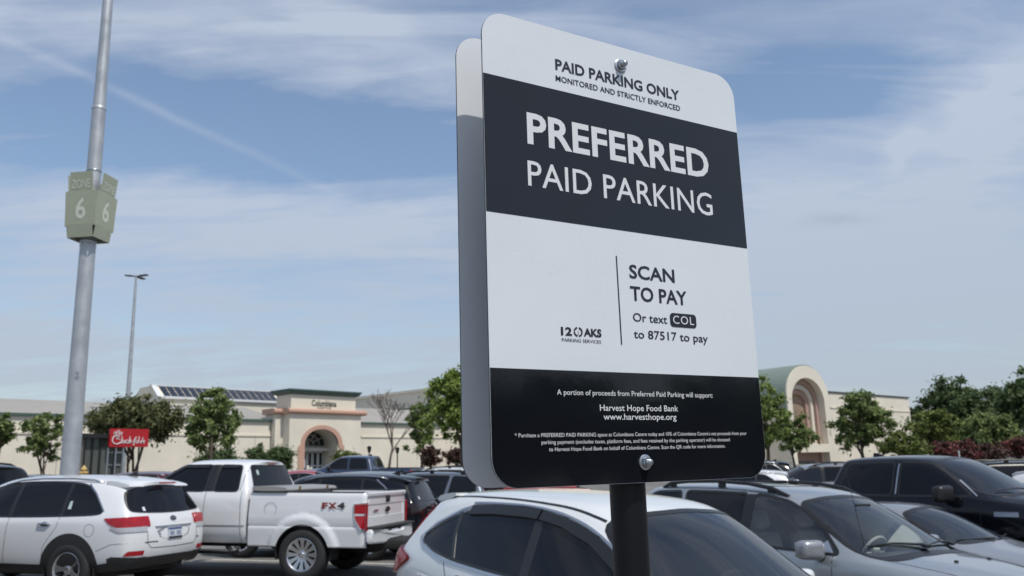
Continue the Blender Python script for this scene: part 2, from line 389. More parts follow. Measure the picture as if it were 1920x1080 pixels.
# the O of the operator's mark: an open ring with a leaf vein
ring = []
for a0, a1 in ((-80, 78), (102, 168), (180, 258)):
    n = 10; o_ = []; i_ = []
    for k in range(n+1):
        a = R(a0+(a1-a0)*k/n); o_.append((-.0953+.0072*math.cos(a), -.1163+.0066*math.sin(a))); i_.append((-.0953+.0050*math.cos(a), -.1163+.0044*math.sin(a)))
    ring.append(o_+i_[::-1])
ring.append([(-.0957, -.1205), (-.0950, -.1205), (-.0951, -.1140), (-.0955, -.1140)])
flat('operator_mark', ring, M_INK, fb, M_T)
bm = bmesh.new(); tube(bm, [M_S @ Vector((.002, .0385, z)) for z in (-SIGN_C.z+.0-.2, -1.0, .3)], .0243, 40)
obj('post', bm, M_POST, sg, 40)
def bolt(u, v):
    q = M_S @ Matrix.Translation((u, -.0005, v)) @ Matrix.Rotation(R(90), 4, 'X') @ Matrix.Rotation(R(17), 4, 'Z')
    bm = bmesh.new(); lathe(bm, [(.0102, 0), (.0102, .0014), (.0095, .0018), (.005, .0018)], 28, q)
    b = obj('bolt', bm, M_ZINC, sg, 40)
    bm = bmesh.new(); lathe(bm, [(.0068, .0019), (.0074, .0026), (.0074, .0065), (.0066, .0075), (.0046, .0075)], 6, q); obj('nut', bm, M_ZINC, b)
    bm = bmesh.new(); pr = [(.0042, .007)]
    for k in range(5): pr += [(.0042, .0075+k*.0012), (.0036, .0081+k*.0012)]
    pr += [(.003, .0138)]
    lathe(bm, pr, 18, q); obj('stud', bm, M_ZINC, b, 60)
bolt(.001, .2804); bolt(.0029, -.2851)
# ------------------------------------------------------------------ vehicles
G_TINT = mat('tinted_glass', (.007, .008, .011), .03, 0, 0, spec=.28)
G_TINT2 = mat('tinted_windscreen', (.008, .010, .015), .03, 0, 0, spec=.5)
G_CLEAR = clear_glass('clear_glass', (.78, .86, .87, 1), 1.9); G_SHADE = clear_glass('shaded_glass', (.40, .45, .48, 1), 2.05)
M_TRIM = mat('black_trim', (.012, .012, .013), .35); M_RUB = mat('rubber_plastic', (.022, .022, .023), .62, bump=.06, bscale=200)
M_CHROME = mat('chrome', (.72, .73, .75), .1, 1.); M_SATIN = mat('satin_metal', (.55, .56, .58), .28, 1.)
M_TYRE = mat('tyre', (.02, .02, .021), .78, bump=.1, bscale=90); M_ALLOY = mat('alloy', (.5, .51, .53), .25, .85)
M_DARK = mat('dark_inside', (.012, .012, .013), .85); M_SEAM = mat('panel_gap', (.008, .008, .009), .7)
M_RED = mat('red_lens', (.32, .006, .012), .12, 0, .15, var=.25, vscale=14); M_SMOKE = mat('smoked_red_lens', (.012, .003, .004), .1, 0, .1); M_CLR = mat('clear_lens', (.5, .5, .52), .12, .4, .8)
M_SEAT = mat('seat_cloth', (.52, .50, .46), .8); M_DASH = mat('dashboard', (.05, .05, .052), .7)
P_WHITE = paint('white_paint', (.66, .67, .685)); P_PEARL = paint('pearl_white_paint', (.68, .70, .70))
P_SILVER = paint('silver_paint', (.33, .355, .375), .5, .3); P_BLACK = paint('black_paint', (.005, .006, .010), 0, .12, 0, .36); P_STEEL = paint('steel_paint', (.30, .31, .33), .5)
P_GREY = paint('grey_paint', (.16, .185, .22), .55); P_RED = paint('red_paint', (.30, .012, .016)); P_MAROON = paint('maroon_paint', (.075, .008, .014)); P_BLUE = paint('blue_paint', (.014, .03, .075)); P_NAVY = paint('dark_purple_paint', (.03, .012, .025))
def S(x, w, zb, zs, zk, wk, xr, wr, zr, xc, zc, zm=.72, xs=None):
    r = [(x, 0, zb), (x, w-.12, zb), (x, w-.02, zb+.12), (x, w, zm), (x, w-.008, zs), (x+(xr-x)*.12, wk, zk), (xr, wr, zr), (xr+(xc-xr)*.7, wr*.62, zr+(zc-zr)*.75), (xc, 0, zc)]
    if xs: r = [(a, p[1], p[2]) for a, p in zip(xs, r)]
    return r
def inpoly(x, y, p):
    c = False; j = len(p)-1
    for i in range(len(p)):
        if (p[i][1] > y) != (p[j][1] > y) and x < (p[j][0]-p[i][0])*(y-p[i][1])/(p[j][1]-p[i][1])+p[i][0]: c = not c
        j = i
    return c
MODES = {'L': (0, 2, lambda n: n.y > .12), 'R': (0, 2, lambda n: n.y < -.12), 'F': (1, 2, lambda n: n.x > .1), 'B': (1, 2, lambda n: n.x < -.1), 'T': (0, 1, lambda n: n.z > .25), 'l': (0, 2, lambda n: n.y > -.4), 'r': (0, 2, lambda n: n.y < .4)}
RAYS = {'L': lambda a, b: (Vector((a, 4, b)), Vector((0, -1, 0))), 'R': lambda a, b: (Vector((a, -4, b)), Vector((0, 1, 0))), 'F': lambda a, b: (Vector((12, a, b)), Vector((-1, 0, 0))),
        'B': lambda a, b: (Vector((-12, a, b)), Vector((1, 0, 0))), 'T': lambda a, b: (Vector((a, b, 6)), Vector((0, 0, -1)))}
def densify(p, step, closed):
    out = []; m = len(p)
    for i in range(m if closed else m-1):
        a, b = p[i], p[(i+1) % m]; n = max(1, int(math.dist(a, b)/step))
        out += [(a[0]+(b[0]-a[0])*k/n, a[1]+(b[1]-a[1])*k/n) for k in range(n)]
    return out if closed else out+[p[-1]]
class Shell:
    """a smooth closed car shell grown from cross sections; pieces are cut out of it along side, front, rear or top outlines"""
    def __init__(s, stations, level=3, crease={}, bow0=.06, bow1=.08, caps=(True, True)):
        bm = bmesh.new(); cl = bm.edges.layers.float.new('crease_edge'); rings = []
        for st in stations:
            L = [bm.verts.new(p) for p in st]; Rr = [bm.verts.new((p[0], -p[1], p[2])) for p in st[1:8]]
            rings.append(L+Rr[::-1])
        m = 16
        for a, b in zip(rings, rings[1:]):
            for k in range(m): bm.faces.new((a[k], a[(k+1) % m], b[(k+1) % m], b[k]))
        for ring, bow, on in ((rings[0], -bow0, caps[0]), (rings[-1], bow1, caps[1])):
            if not on: continue
            c = [ring[0]]+[bm.verts.new((ring[k].co.x+bow*(1 if 1 < k < 7 else .6), 0, ring[k].co.z)) for k in range(1, 8)]+[ring[8]]
            for k in range(8):
                for q in (lambda i: ring[i], lambda i: ring[(16-i) % 16]):
                    vs = [q(k), q(k+1), c[k+1], c[k]]; u = []
                    for v in vs:
                        if v not in u: u.append(v)
                    bm.faces.new(u)
        bmesh.ops.recalc_face_normals(bm, faces=bm.faces[:])
        for row, c in crease.items():
            for rr in {row, (16-row) % 16}:
                for a, b in zip(rings, rings[1:]):
                    e = bm.edges.get((a[rr], b[rr]))
                    if e: e[cl] = c
        me = bpy.data.meshes.new('cage'); bm.to_mesh(me); bm.free()
        o = bpy.data.objects.new('cage', me); COL.objects.link(o)
        md = o.modifiers.new('s', 'SUBSURF'); md.levels = level; md.render_levels = level
        dg = bpy.context.evaluated_depsgraph_get(); e = bpy.data.meshes.new_from_object(o.evaluated_get(dg))
        bpy.data.objects.remove(o); bpy.data.meshes.remove(me)
        s.bm = bmesh.new(); s.bm.from_mesh(e); bpy.data.meshes.remove(e)
        s.bm.normal_update(); s.lay = s.bm.verts.layers.float_vector.new('nrm')
        for v in s.bm.verts: v[s.lay] = v.normal
        s.bvh = BVHTree.FromBMesh(s.bm)
    def region(s, mode, poly, pred=None, clip=None):
        ia, ib, ok = MODES[mode]; bm = s.bm
        xs = [p[0] for p in poly]; ys = [p[1] for p in poly]; x0, x1, y0, y1 = min(xs), max(xs), min(ys), max(ys)
        def bb(f):
            a = [v.co[ia] for v in f.verts]; b = [v.co[ib] for v in f.verts]; return min(a), max(a), min(b), max(b)
        cand = {}
        for f in bm.faces:
            if not ok(f.normal): continue
            q = bb(f)
            if q[1] < x0 or q[0] > x1 or q[3] < y0 or q[2] > y1: continue
            if pred and not pred(f.calc_center_median()): continue
            if clip and all(v.co.y*clip < clip*clip for v in f.verts): continue
            cand[f] = q
        if clip:
            g = set(cand)
            for f in list(g): g.update(f.edges); g.update(f.verts)
            r = bmesh.ops.bisect_plane(bm, geom=list(g), dist=2e-5, plane_co=(0, clip, 0), plane_no=(0, 1, 0))
            cand = {f: bb(f) for f in r['geom'] if isinstance(f, bmesh.types.BMFace) and f.is_valid and f.calc_center_median().y*clip > clip*clip}
        n = len(poly)
        for i in range(n):
            a, b = poly[i], poly[(i+1) % n]
            ex0, ex1, ey0, ey1 = min(a[0], b[0])-1e-3, max(a[0], b[0])+1e-3, min(a[1], b[1])-1e-3, max(a[1], b[1])+1e-3
            fs = [f for f, q in cand.items() if q[1] >= ex0 and q[0] <= ex1 and q[3] >= ey0 and q[2] <= ey1]
            if not fs: continue
            co = [0, 0, 0]; no = [0, 0, 0]; co[ia], co[ib] = a; no[ia], no[ib] = -(b[1]-a[1]), b[0]-a[0]
            if Vector(no).length < 1e-7: continue
            g = set(fs)
            for f in fs: g.update(f.edges); g.update(f.verts)
            r = bmesh.ops.bisect_plane(bm, geom=list(g), dist=2e-5, plane_co=co, plane_no=Vector(no).normalized())
            for f in fs:
                if f in cand: del cand[f]
            for f in r['geom']:
                if isinstance(f, bmesh.types.BMFace) and f.is_valid: cand[f] = bb(f)
        out = []
        for f in cand:
            if not f.is_valid: continue
            c = f.calc_center_median()
            if inpoly(c[ia], c[ib], poly): out.append(f)
        return out
    def mesh(s, faces, name, push=0.):
        idx = {}; vs = []; ns = []; fs = []
        for f in faces:
            q = []
            for v in f.verts:
                if v not in idx:
                    idx[v] = len(vs); nn = Vector(v[s.lay]); nn = nn.normalized() if nn.length > 1e-6 else v.normal; vs.append(v.co+nn*push); ns.append(nn)
                q.append(idx[v])
            fs.append(q)
        if push:
            fset = set(faces); nb = {}
            for f in faces:
                for e in f.edges:
                    if sum(1 for g in e.link_faces if g in fset) == 1:
                        w = []
                        for v in e.verts:
                            if v not in nb: nb[v] = len(vs); vs.append(v.co-Vector(v[s.lay])*.004); ns.append(Vector(v[s.lay]))
                        # winding follows the face
                        li = [l for l in f.loops if l.edge == e][0]; a, b = li.vert, li.link_loop_next.vert
                        fs.append([idx[b], idx[a], nb[a], nb[b]])
        me = bpy.data.meshes.new(name); me.from_pydata(vs, [], fs); me.polygons.foreach_set('use_smooth', [True]*len(fs)); me.update()
        me.normals_split_custom_set_from_vertices([tuple(n) for n in ns])
        return me
    def cut(s, name, specs, m, parent, push=0., drop=False):
        """take the outlined faces out of the shell as a mesh of their own"""
        fs = []
        for sp in specs:
            for f in s.region(*sp):
                fs.append(f)
        fs = list({f for f in fs if f.is_valid})
        o = None
        if not drop and fs: o = link(name, s.mesh(fs, name, push), m, parent)
        bmesh.ops.delete(s.bm, geom=fs, context='FACES')
        return o
    def on(s, mode, a, b, off=0.):
        org, d = RAYS[mode](a, b); h = s.bvh.ray_cast(org, d)
        if h[0] is None:
            h = s.bvh.find_nearest(org + d*3.4 if mode in 'LR' else org + d*8)
        n = h[1] if h[1].dot(d) < 0 else -h[1]
        return h[0]+n*off, n
    def ribbon(s, name, mode, path, w, m, parent, off=.004, closed=False, step=.04, bm=None):
        p = densify(path, step, closed); n = len(p); own = bm is None
        if own: bm = bmesh.new()
        rows = []
        for i in range(n):
            a = p[(i-1) % n] if closed or i else p[0]; b = p[(i+1) % n] if closed or i < n-1 else p[-1]
            t = Vector((b[0]-a[0], b[1]-a[1])); t = t.normalized() if t.length else Vector((1, 0)); k = Vector((-t.y, t.x))
            row = []
            for q, o in ((-1, -.003), (-.86, off), (0, off), (.86, off), (1, -.003)):
                c, nn = s.on(mode, p[i][0]+k.x*w/2*q, p[i][1]+k.y*w/2*q, o); row.append(bm.verts.new(c))
            rows.append(row)
        for i in range(n if closed else n-1):
            A, B = rows[i], rows[(i+1) % n]
            for k in range(4): bm.faces.new((A[k], A[k+1], B[k+1], B[k]))
        if own:
            bmesh.ops.recalc_face_normals(bm, faces=bm.faces[:]); return obj(name, bm, m, parent, 40)
    def patch(s, name, mode, poly, m, parent, off=.006):
        # a flat badge-like piece lying on the shell
        bm = bmesh.new(); c = [bm.verts.new(s.on(mode, u, v, off)[0]) for u, v in poly]; d = [bm.verts.new(s.on(mode, u, v, -.004)[0]) for u, v in poly]
        n = len(poly); bm.faces.new(c)
        for i in range(n): bm.faces.new((c[i], c[(i+1) % n], d[(i+1) % n], d[i]))
        bmesh.ops.recalc_face_normals(bm, faces=bm.faces[:]); return obj(name, bm, m, parent)
    def finish(s, name, m, parent):
        o = link(name, s.mesh(list(s.bm.faces), name), m, parent); s.bm.free(); return o
def circ(cx_, cz_, r, n=36, a0=0, a1=360): return [(cx_+r*math.cos(R(a0+(a1-a0)*k/n)), cz_+r*math.sin(R(a0+(a1-a0)*k/n))) for k in range(n)]
def wheel(parent, x, y, r, width, rim_r, spokes, m_rim=None, pair=False, sw=.42):
    sgn = 1 if y > 0 else -1
    M = Matrix.Translation((x, y, r)) @ Matrix.Rotation(R(-90*sgn), 4, 'X')   # local z points outwards
    bm = bmesh.new(); h = width/2
    lathe(bm, [(rim_r-.01, -h*.9), (rim_r+.02, -h), (r-.03, -h*.95), (r-.004, -h*.72), (r, -h*.4), (r-.006, -h*.38), (r-.006, -h*.33), (r, -h*.3), (r, h*.3), (r-.006, h*.33), (r-.006, h*.38), (r, h*.4), (r-.004, h*.72), (r-.03, h*.95), (rim_r+.02, h), (rim_r-.002, h*.88)], 56, M, False, False)
    w = obj('wheel', bm, M_TYRE, parent, 50)
    bm = bmesh.new()
    lathe(bm, [(rim_r-.03, -h*.8), (rim_r-.012, -h*.1), (rim_r-.02, h*.5), (rim_r-.002, h*.86), (rim_r+.006, h*.9), (rim_r-.004, h*.93), (rim_r-.024, h*.82), (rim_r-.04, h*.3), (rim_r-.05, -h*.7)], 56, M, True)
    lathe(bm, [(0, h*.72), (.03, h*.72), (.038, h*.66), (.075, h*.6), (.085, h*.4), (.0, h*.4)], 28, M)
    for k in range(spokes):
        for dd in ((-.11, .11) if pair else (0,)):
            a = 2*math.pi*(k/spokes)+dd; T = M @ Matrix.Rotation(a, 4, 'Z'); aw = sw*rim_r*2*math.pi/spokes/(2 if pair else 1)
            sec = []
            for rr, ww, hh in ((.05, aw*.34, h*.60), (rim_r*.55, aw*.36, h*.70), (rim_r-.012, aw*.62, h*.82)):
                sec.append([bm.verts.new(T @ Vector((rr, q*ww, z))) for q, z in ((-1, hh-.03), (-.8, hh), (.8, hh), (1, hh-.03))])
            for A, B in zip(sec, sec[1:]):
                for q in range(3): bm.faces.new((A[q], A[q+1], B[q+1], B[q]))
    bmesh.ops.recalc_face_normals(bm, faces=bm.faces[:])
    obj('rim', bm, m_rim or M_ALLOY, w, 35)
    bm = bmesh.new(); lathe(bm, [(0, -h*.2), (rim_r-.03, -h*.2), (rim_r-.03, -h*.6), (0, -h*.6)], 32, M); obj('brake_disc', bm, M_DARK, w)
    return w
def arch(s, parent, x, zc, r, hw, clad=0., m=None):
    for md, sg_ in (('L', 1), ('R', -1)):
        if clad:
            s.cut('arch_cladding', [(md, circ(x, zc, r+clad, 44))], m, parent, .012)
        s.cut('', [(md, circ(x, zc, r, 44))], None, None, drop=True)
        bm = bmesh.new(); n = 24; rows = []
        for k in range(n+1):
            a = R(-20+220*k/n); rows.append([bm.verts.new((x+(r+.004)*math.cos(a), sg_*yy, zc+(r+.004)*math.sin(a))) for yy in (hw-.035, hw-.38)])
        for A, B in zip(rows, rows[1:]): bm.faces.new((A[0], A[1], B[1], B[0]))
        inn = bm.faces.new([q[1] for q in rows])
        bmesh.ops.recalc_face_normals(bm, faces=bm.faces[:]); obj('wheel_housing', bm, M_DARK, parent)
def place(root, x, y, yaw, z=None, tilt=0.):
    z0 = gz(x, y) if z is None else z; e = .5
    n = Vector((-(gz(x+e, y)-gz(x-e, y))/(2*e), -(gz(x, y+e)-gz(x, y-e))/(2*e), 1)).normalized()
    q = Vector((0, 0, 1)).rotation_difference(n).to_matrix().to_4x4()
    root.matrix_world = Matrix.Translation((x, y, z0)) @ q @ Matrix.Rotation(R(yaw), 4, 'Z') @ Matrix.Rotation(R(tilt), 4, 'Y')
    return root
def mirror_part(parent, x, y, z, m, sg_, dims=(.13, .22, .15), trim=M_TRIM):
    bm = bmesh.new(); vs = box(bm, (0, 0, 0), dims, None, min(dims)*.36, 3)
    for v in vs:
        v.co.x -= .25*(v.co.y*sg_)+.0; v.co.z *= 1-.25*max(0, v.co.y*sg_/dims[1]); v.co += Vector((x, y, z))
    o = obj('door_mirror', bm, m, parent, True)
    bm = bmesh.new(); box(bm, (x+.02, y-sg_*dims[1]*.62, z-dims[2]*.38), (.07, .12, .05), None, .015); obj('mirror_stalk', bm, trim, o, 40)
    bm = bmesh.new(); box(bm, (x-dims[0]*.5-.012, y+sg_*.008, z), (.006, dims[1]*.78, dims[2]*.7), None, .002); obj('mirror_glass', bm, M_CHROME, o)
def handle(s, parent, md, x, z, m, L=.2, back=True):
    bm = bmesh.new()
    a = [s.on(md, x+L*(t-.5), z, .03 if 0 < t < 1 else .004)[0] for t in (0, .12, .5, .88, 1)]
    tube(bm, a, [.012, .015, .016, .015, .012], 8); h = obj('door_handle', bm, m, parent, True)
    if back: s.patch('handle_recess', md, [(x+.085*math.cos(2*math.pi*k/16), z-.004+.032*math.sin(2*math.pi*k/16)) for k in range(16)], M_DARK, h, .0015)
    return h
def seam(s, parent, md, path, w=.008, bm=None): return s.ribbon('panel_gap', md, path, w, M_SEAM, parent, .0012, False, .05, bm)
def seams(s, parent, lines, modes='LR', w=.008):
    bm = bmesh.new()
    for md in modes:
        for l in lines: s.ribbon('', md, l, w, None, None, .0012, False, .05, bm)
    bmesh.ops.recalc_face_normals(bm, faces=bm.faces[:]); obj('panel_gaps', bm, M_SEAM, parent)
def seat(bm, x, y, z=.45, w=.5):
    box(bm, (x, y, z+.08), (.52, w, .16), None, .06, 3)
    box(bm, (0, 0, .3), (.15, w, .62), Matrix.Translation((x-.25, y, z+.12)) @ Matrix.Rotation(R(-16), 4, 'Y'), .06, 3)
    box(bm, (0, 0, .74), (.12, .27, .2), Matrix.Translation((x-.26, y, z+.12)) @ Matrix.Rotation(R(-14), 4, 'Y'), .055, 3)
def interior(parent, hw, x0, x1, xd, zbelt, seat_m, driver=1, wheel_z=.98, rear_x=None, fx=None):
    bm = bmesh.new(); box(bm, ((x0+x1)/2, 0, .34), (x1-x0, hw*1.7, .06)); c = obj('cabin_floor', bm, M_DARK, parent)
    bm = bmesh.new(); box(bm, (xd, 0, zbelt-.17), (.5, hw*1.62, .22), None, .07, 3); box(bm, (xd+.28, 0, zbelt-.13), (.5, hw*1.5, .08), None, .03); obj('dashboard', bm, M_DASH, c, 40)
    fx = fx or xd-.85
    for y in (-.38, .38):
        bm = bmesh.new(); seat(bm, fx, y, zbelt-.62); obj('front_seat', bm, seat_m, c, 40)
    bm = bmesh.new(); seat(bm, rear_x or fx-.95, 0, zbelt-.62, 1.25); obj('rear_bench', bm, seat_m, c, 40)
    T = Matrix.Translation((xd-.36, .38*driver, wheel_z)) @ Matrix.Rotation(R(-62), 4, 'Y')
    bm = bmesh.new(); n = 28
    tube(bm, [T @ Vector((.185*math.cos(2*math.pi*k/n), .185*math.sin(2*math.pi*k/n), 0)) for k in range(n+1)], .016, 8)
    box(bm, (0, 0, -.01), (.13, .12, .05), T, .02); box(bm, (-.0, 0, -.008), (.03, .35, .02), T, .006); obj('steering_wheel', bm, seat_m if seat_m is M_SEAT else M_DASH, c, 40)
    return c
def tub(parent, pts):
    # door cards and bulkheads that close the cabin below the belt line
    bm = bmesh.new(); A = [bm.verts.new((x, y, .36)) for x, y in pts]; B = [bm.verts.new((x, y, .98)) for x, y in pts]; n = len(pts)
    for i in range(n): bm.faces.new((A[i], A[(i+1) % n], B[(i+1) % n], B[i]))
    obj('door_cards', bm, M_DARK, parent)

# ---- white crossover nearest the camera
def build_crv():
    r = empty('crossover_car'); pm = P_PEARL
    st = [S(0, .80, .38, .99, 1.12, .80, .36, .60, 1.52, .3, 1.60, xs=[.12, .08, .03, .0, .045, .12, .37, .30, .27]),
          S(.16, .90, .34, 1.0, 1.14, .85, .50, .635, 1.565, .46, 1.615), S(.6, .925, .28, 1.0, 1.13, .872, .86, .65, 1.60, .86, 1.648), S(1.1, .928, .25, .99, 1.11, .875, 1.3, .655, 1.618, 1.3, 1.66),
          S(1.7, .928, .25, .98, 1.09, .875, 1.8, .655, 1.618, 1.8, 1.66), S(2.25, .928, .25, .97, 1.07, .875, 2.25, .645, 1.598, 2.34, 1.655), S(2.65, .928, .25, .96, 1.055, .872, 2.6, .615, 1.535, 2.78, 1.615),
          S(3.0, .928, .25, .96, 1.04, .868, 3.0, .67, 1.29, 3.22, 1.37), S(3.38, .928, .25, .95, 1.02, .86, 3.4, .73, 1.055, 3.66, 1.10), S(3.75, .93, .26, .93, .99, .83, 3.78, .63, 1.03, 3.85, 1.065),
          S(4.2, .90, .28, .87, .91, .74, 4.2, .52, .955, 4.28, .985), S(4.5, .76, .34, .76, .81, .62, 4.46, .42, .84, 4.52, .87, xs=[4.4, 4.45, 4.5, 4.53, 4.5, 4.46, 4.44, 4.48, 4.5])]
    s = Shell(st, 3, {5: .35, 6: .22, 1: .5})
    for x in (1.03, 3.69): arch(s, r, x, .36, .415, .92, .06, M_RUB)
    win = chaikin([(3.22, 1.075), (2.98, 1.24), (2.62, 1.42), (2.3, 1.505), (1.9, 1.54), (1.4, 1.535), (1.0, 1.47), (.68, 1.345), (.52, 1.25), (.60, 1.205), (.95, 1.135), (1.6, 1.105), (2.5, 1.085)], 2)
    ws = fil([(-.60, 1.50), (-.35, 1.555), (0, 1.575), (.35, 1.555), (.60, 1.50), (.69, 1.25), (.745, 1.075), (.4, 1.10), (0, 1.11), (-.4, 1.10), (-.745, 1.075), (-.69, 1.25)], .1)
    for md, sg_ in (('L', 1), ('R', -1)):
        g = s.cut('side_window', [(md, win)], G_TINT, r)
        s.ribbon('window_trim', md, win, .022, M_TRIM, g, .004, True)
        s.ribbon('chrome_strip', md, [(2.95, 1.06), (2.5, 1.066), (1.6, 1.085), (.95, 1.112), (.60, 1.18), (.49, 1.245), (.655, 1.362), (.98, 1.49), (1.08, 1.512)], .024, M_SATIN, g, .008)
        s.ribbon('rain_visor', md, [(1.12, 1.49), (1.45, 1.51), (1.9, 1.515), (2.02, 1.508)], .075, M_TRIM, g, .022); s.ribbon('rain_visor', md, [(2.04, 1.507), (2.3, 1.475), (2.62, 1.388), (2.9, 1.255), (3.06, 1.15)], .07, M_TRIM, g, .022)
        s.ribbon('pillar_cover', md, [(2.07, 1.10), (2.03, 1.53)], .10, M_TRIM, g, .005); s.ribbon('pillar_cover', md, [(1.12, 1.13), (1.02, 1.30), (.98, 1.47)], .045, M_TRIM, g, .005)
        s.ribbon('visor_edge', md, chaikin([(1.1, 1.545), (1.45, 1.56), (1.9, 1.562), (2.3, 1.527), (2.62, 1.442), (2.98, 1.262), (3.24, 1.08)], 2, False), .014, M_SATIN, g, .012)
        for x in (1.27, 2.28): handle(s, r, md, x, 1.0, M_CHROME)
        mirror_part(r, 2.93, sg_*.99, 1.08, pm, sg_)
    seams(s, r, [[(2.09, .35), (2.08, 1.05)], [(3.2, .4), (3.24, .8), (3.2, 1.04)], [(1.0, 1.10), (1.12, .95), (1.42, .62), (1.46, .36)]])
    s.cut('front_windscreen', [('F', ws, lambda c: c.x > 2.3)], G_SHADE, r); 
    fw = [o for o in r.children if o.name.startswith('front_windscreen')][0]
    s.ribbon('windscreen_trim', 'F', ws, .022, M_TRIM, fw, .004, True)
    rw = chaikin([(-.60, 1.47), (0, 1.53), (.60, 1.47), (.70, 1.2), (.66, 1.14), (0, 1.11), (-.66, 1.14), (-.70, 1.2)], 2)
    g = s.cut('rear_window', [('B', rw, lambda c: c.x < 1)], G_TINT, r); s.ribbon('window_trim', 'B', rw, .02, M_TRIM, g, .004, True)
    for md, sg_ in (('L', 1), ('R', -1)):
        lens = [(md.lower(), fil([(-.2, .90), (.08, .90), (.24, .965), (.43, 1.06), (.40, 1.085), (.2, 1.125), (.06, 1.15), (-.2, 1.15)], .03), lambda c: c.x < .6, sg_*.52)]
        t = s.cut('tail_light', lens, M_RED, r, .032); s.ribbon('lamp_strip', md, [(.13, 1.13), (.215, 1.25), (.33, 1.40), (.405, 1.475)], .05, M_RED, t, .012)
    s.ribbon('roof_moulding', 'T', [(.5, .575), (1.2, .60), (2.0, .60), (2.5, .585), (2.62, .575)], .018, M_TRIM, r, .004); s.ribbon('roof_moulding', 'T', [(.5, -.575), (1.2, -.60), (2.0, -.60), (2.5, -.585), (2.62, -.575)], .018, M_TRIM, r, .004)
    bm = bmesh.new(); prism(bm, chaikin([(.22, 1.585), (.30, 1.63), (.55, 1.66), (.55, 1.62), (.30, 1.575)], 1), -.60, .60, lambda u, v, w: Vector((u+.14*(w/.6)**2, w, v-.045*(w/.6)**2))); obj('roof_spoiler', bm, pm, r, 40)
    s.ribbon('bumper_cladding', 'B', [(-.7, .46), (0, .45), (.7, .46)], .16, M_RUB, r, .01)
    for sg_ in (1, -1): s.cut('headlight', [('F', [(sg_*.50, .80), (sg_*.9, .86), (sg_*.9, .74), (sg_*.55, .70)], lambda c: c.x > 4)], M_CLR, r, .006)
    s.patch('grille', 'F', chaikin([(-.45, .80), (.45, .80), (.38, .58), (-.38, .58)], 2), M_TRIM, r, .008)
    for x in (1.03, 3.69):
        for y in (.82, -.82): wheel(r, x, y, .355, .225, .232, 5, None, True)
    bm = bmesh.new()
    for y0, a in ((.25, .62), (-.42, .15)): tube(bm, [s.on('F', y0+t*(a-y0)*.9 if 0 else y0, 0 if 0 else 1.10, .02)[0] + Vector((-.02-.0*t, 0, .01)) if t == 0 else s.on('F', a, 1.125, .016)[0] for t in (0, 1)], [.012, .006], 6)
    obj('wiper', bm, M_TRIM, r, True)
    s.finish('body', pm, r)
    tub(interior(r, .88, .6, 3.4, 3.12, 1.09, M_DASH, 1, 1.0), [(.6, .8), (3.3, .82), (3.3, -.82), (.6, -.8)])
    tag(r, 'pearl white crossover with red tail lamp directly behind the sign post', 'car'); return r

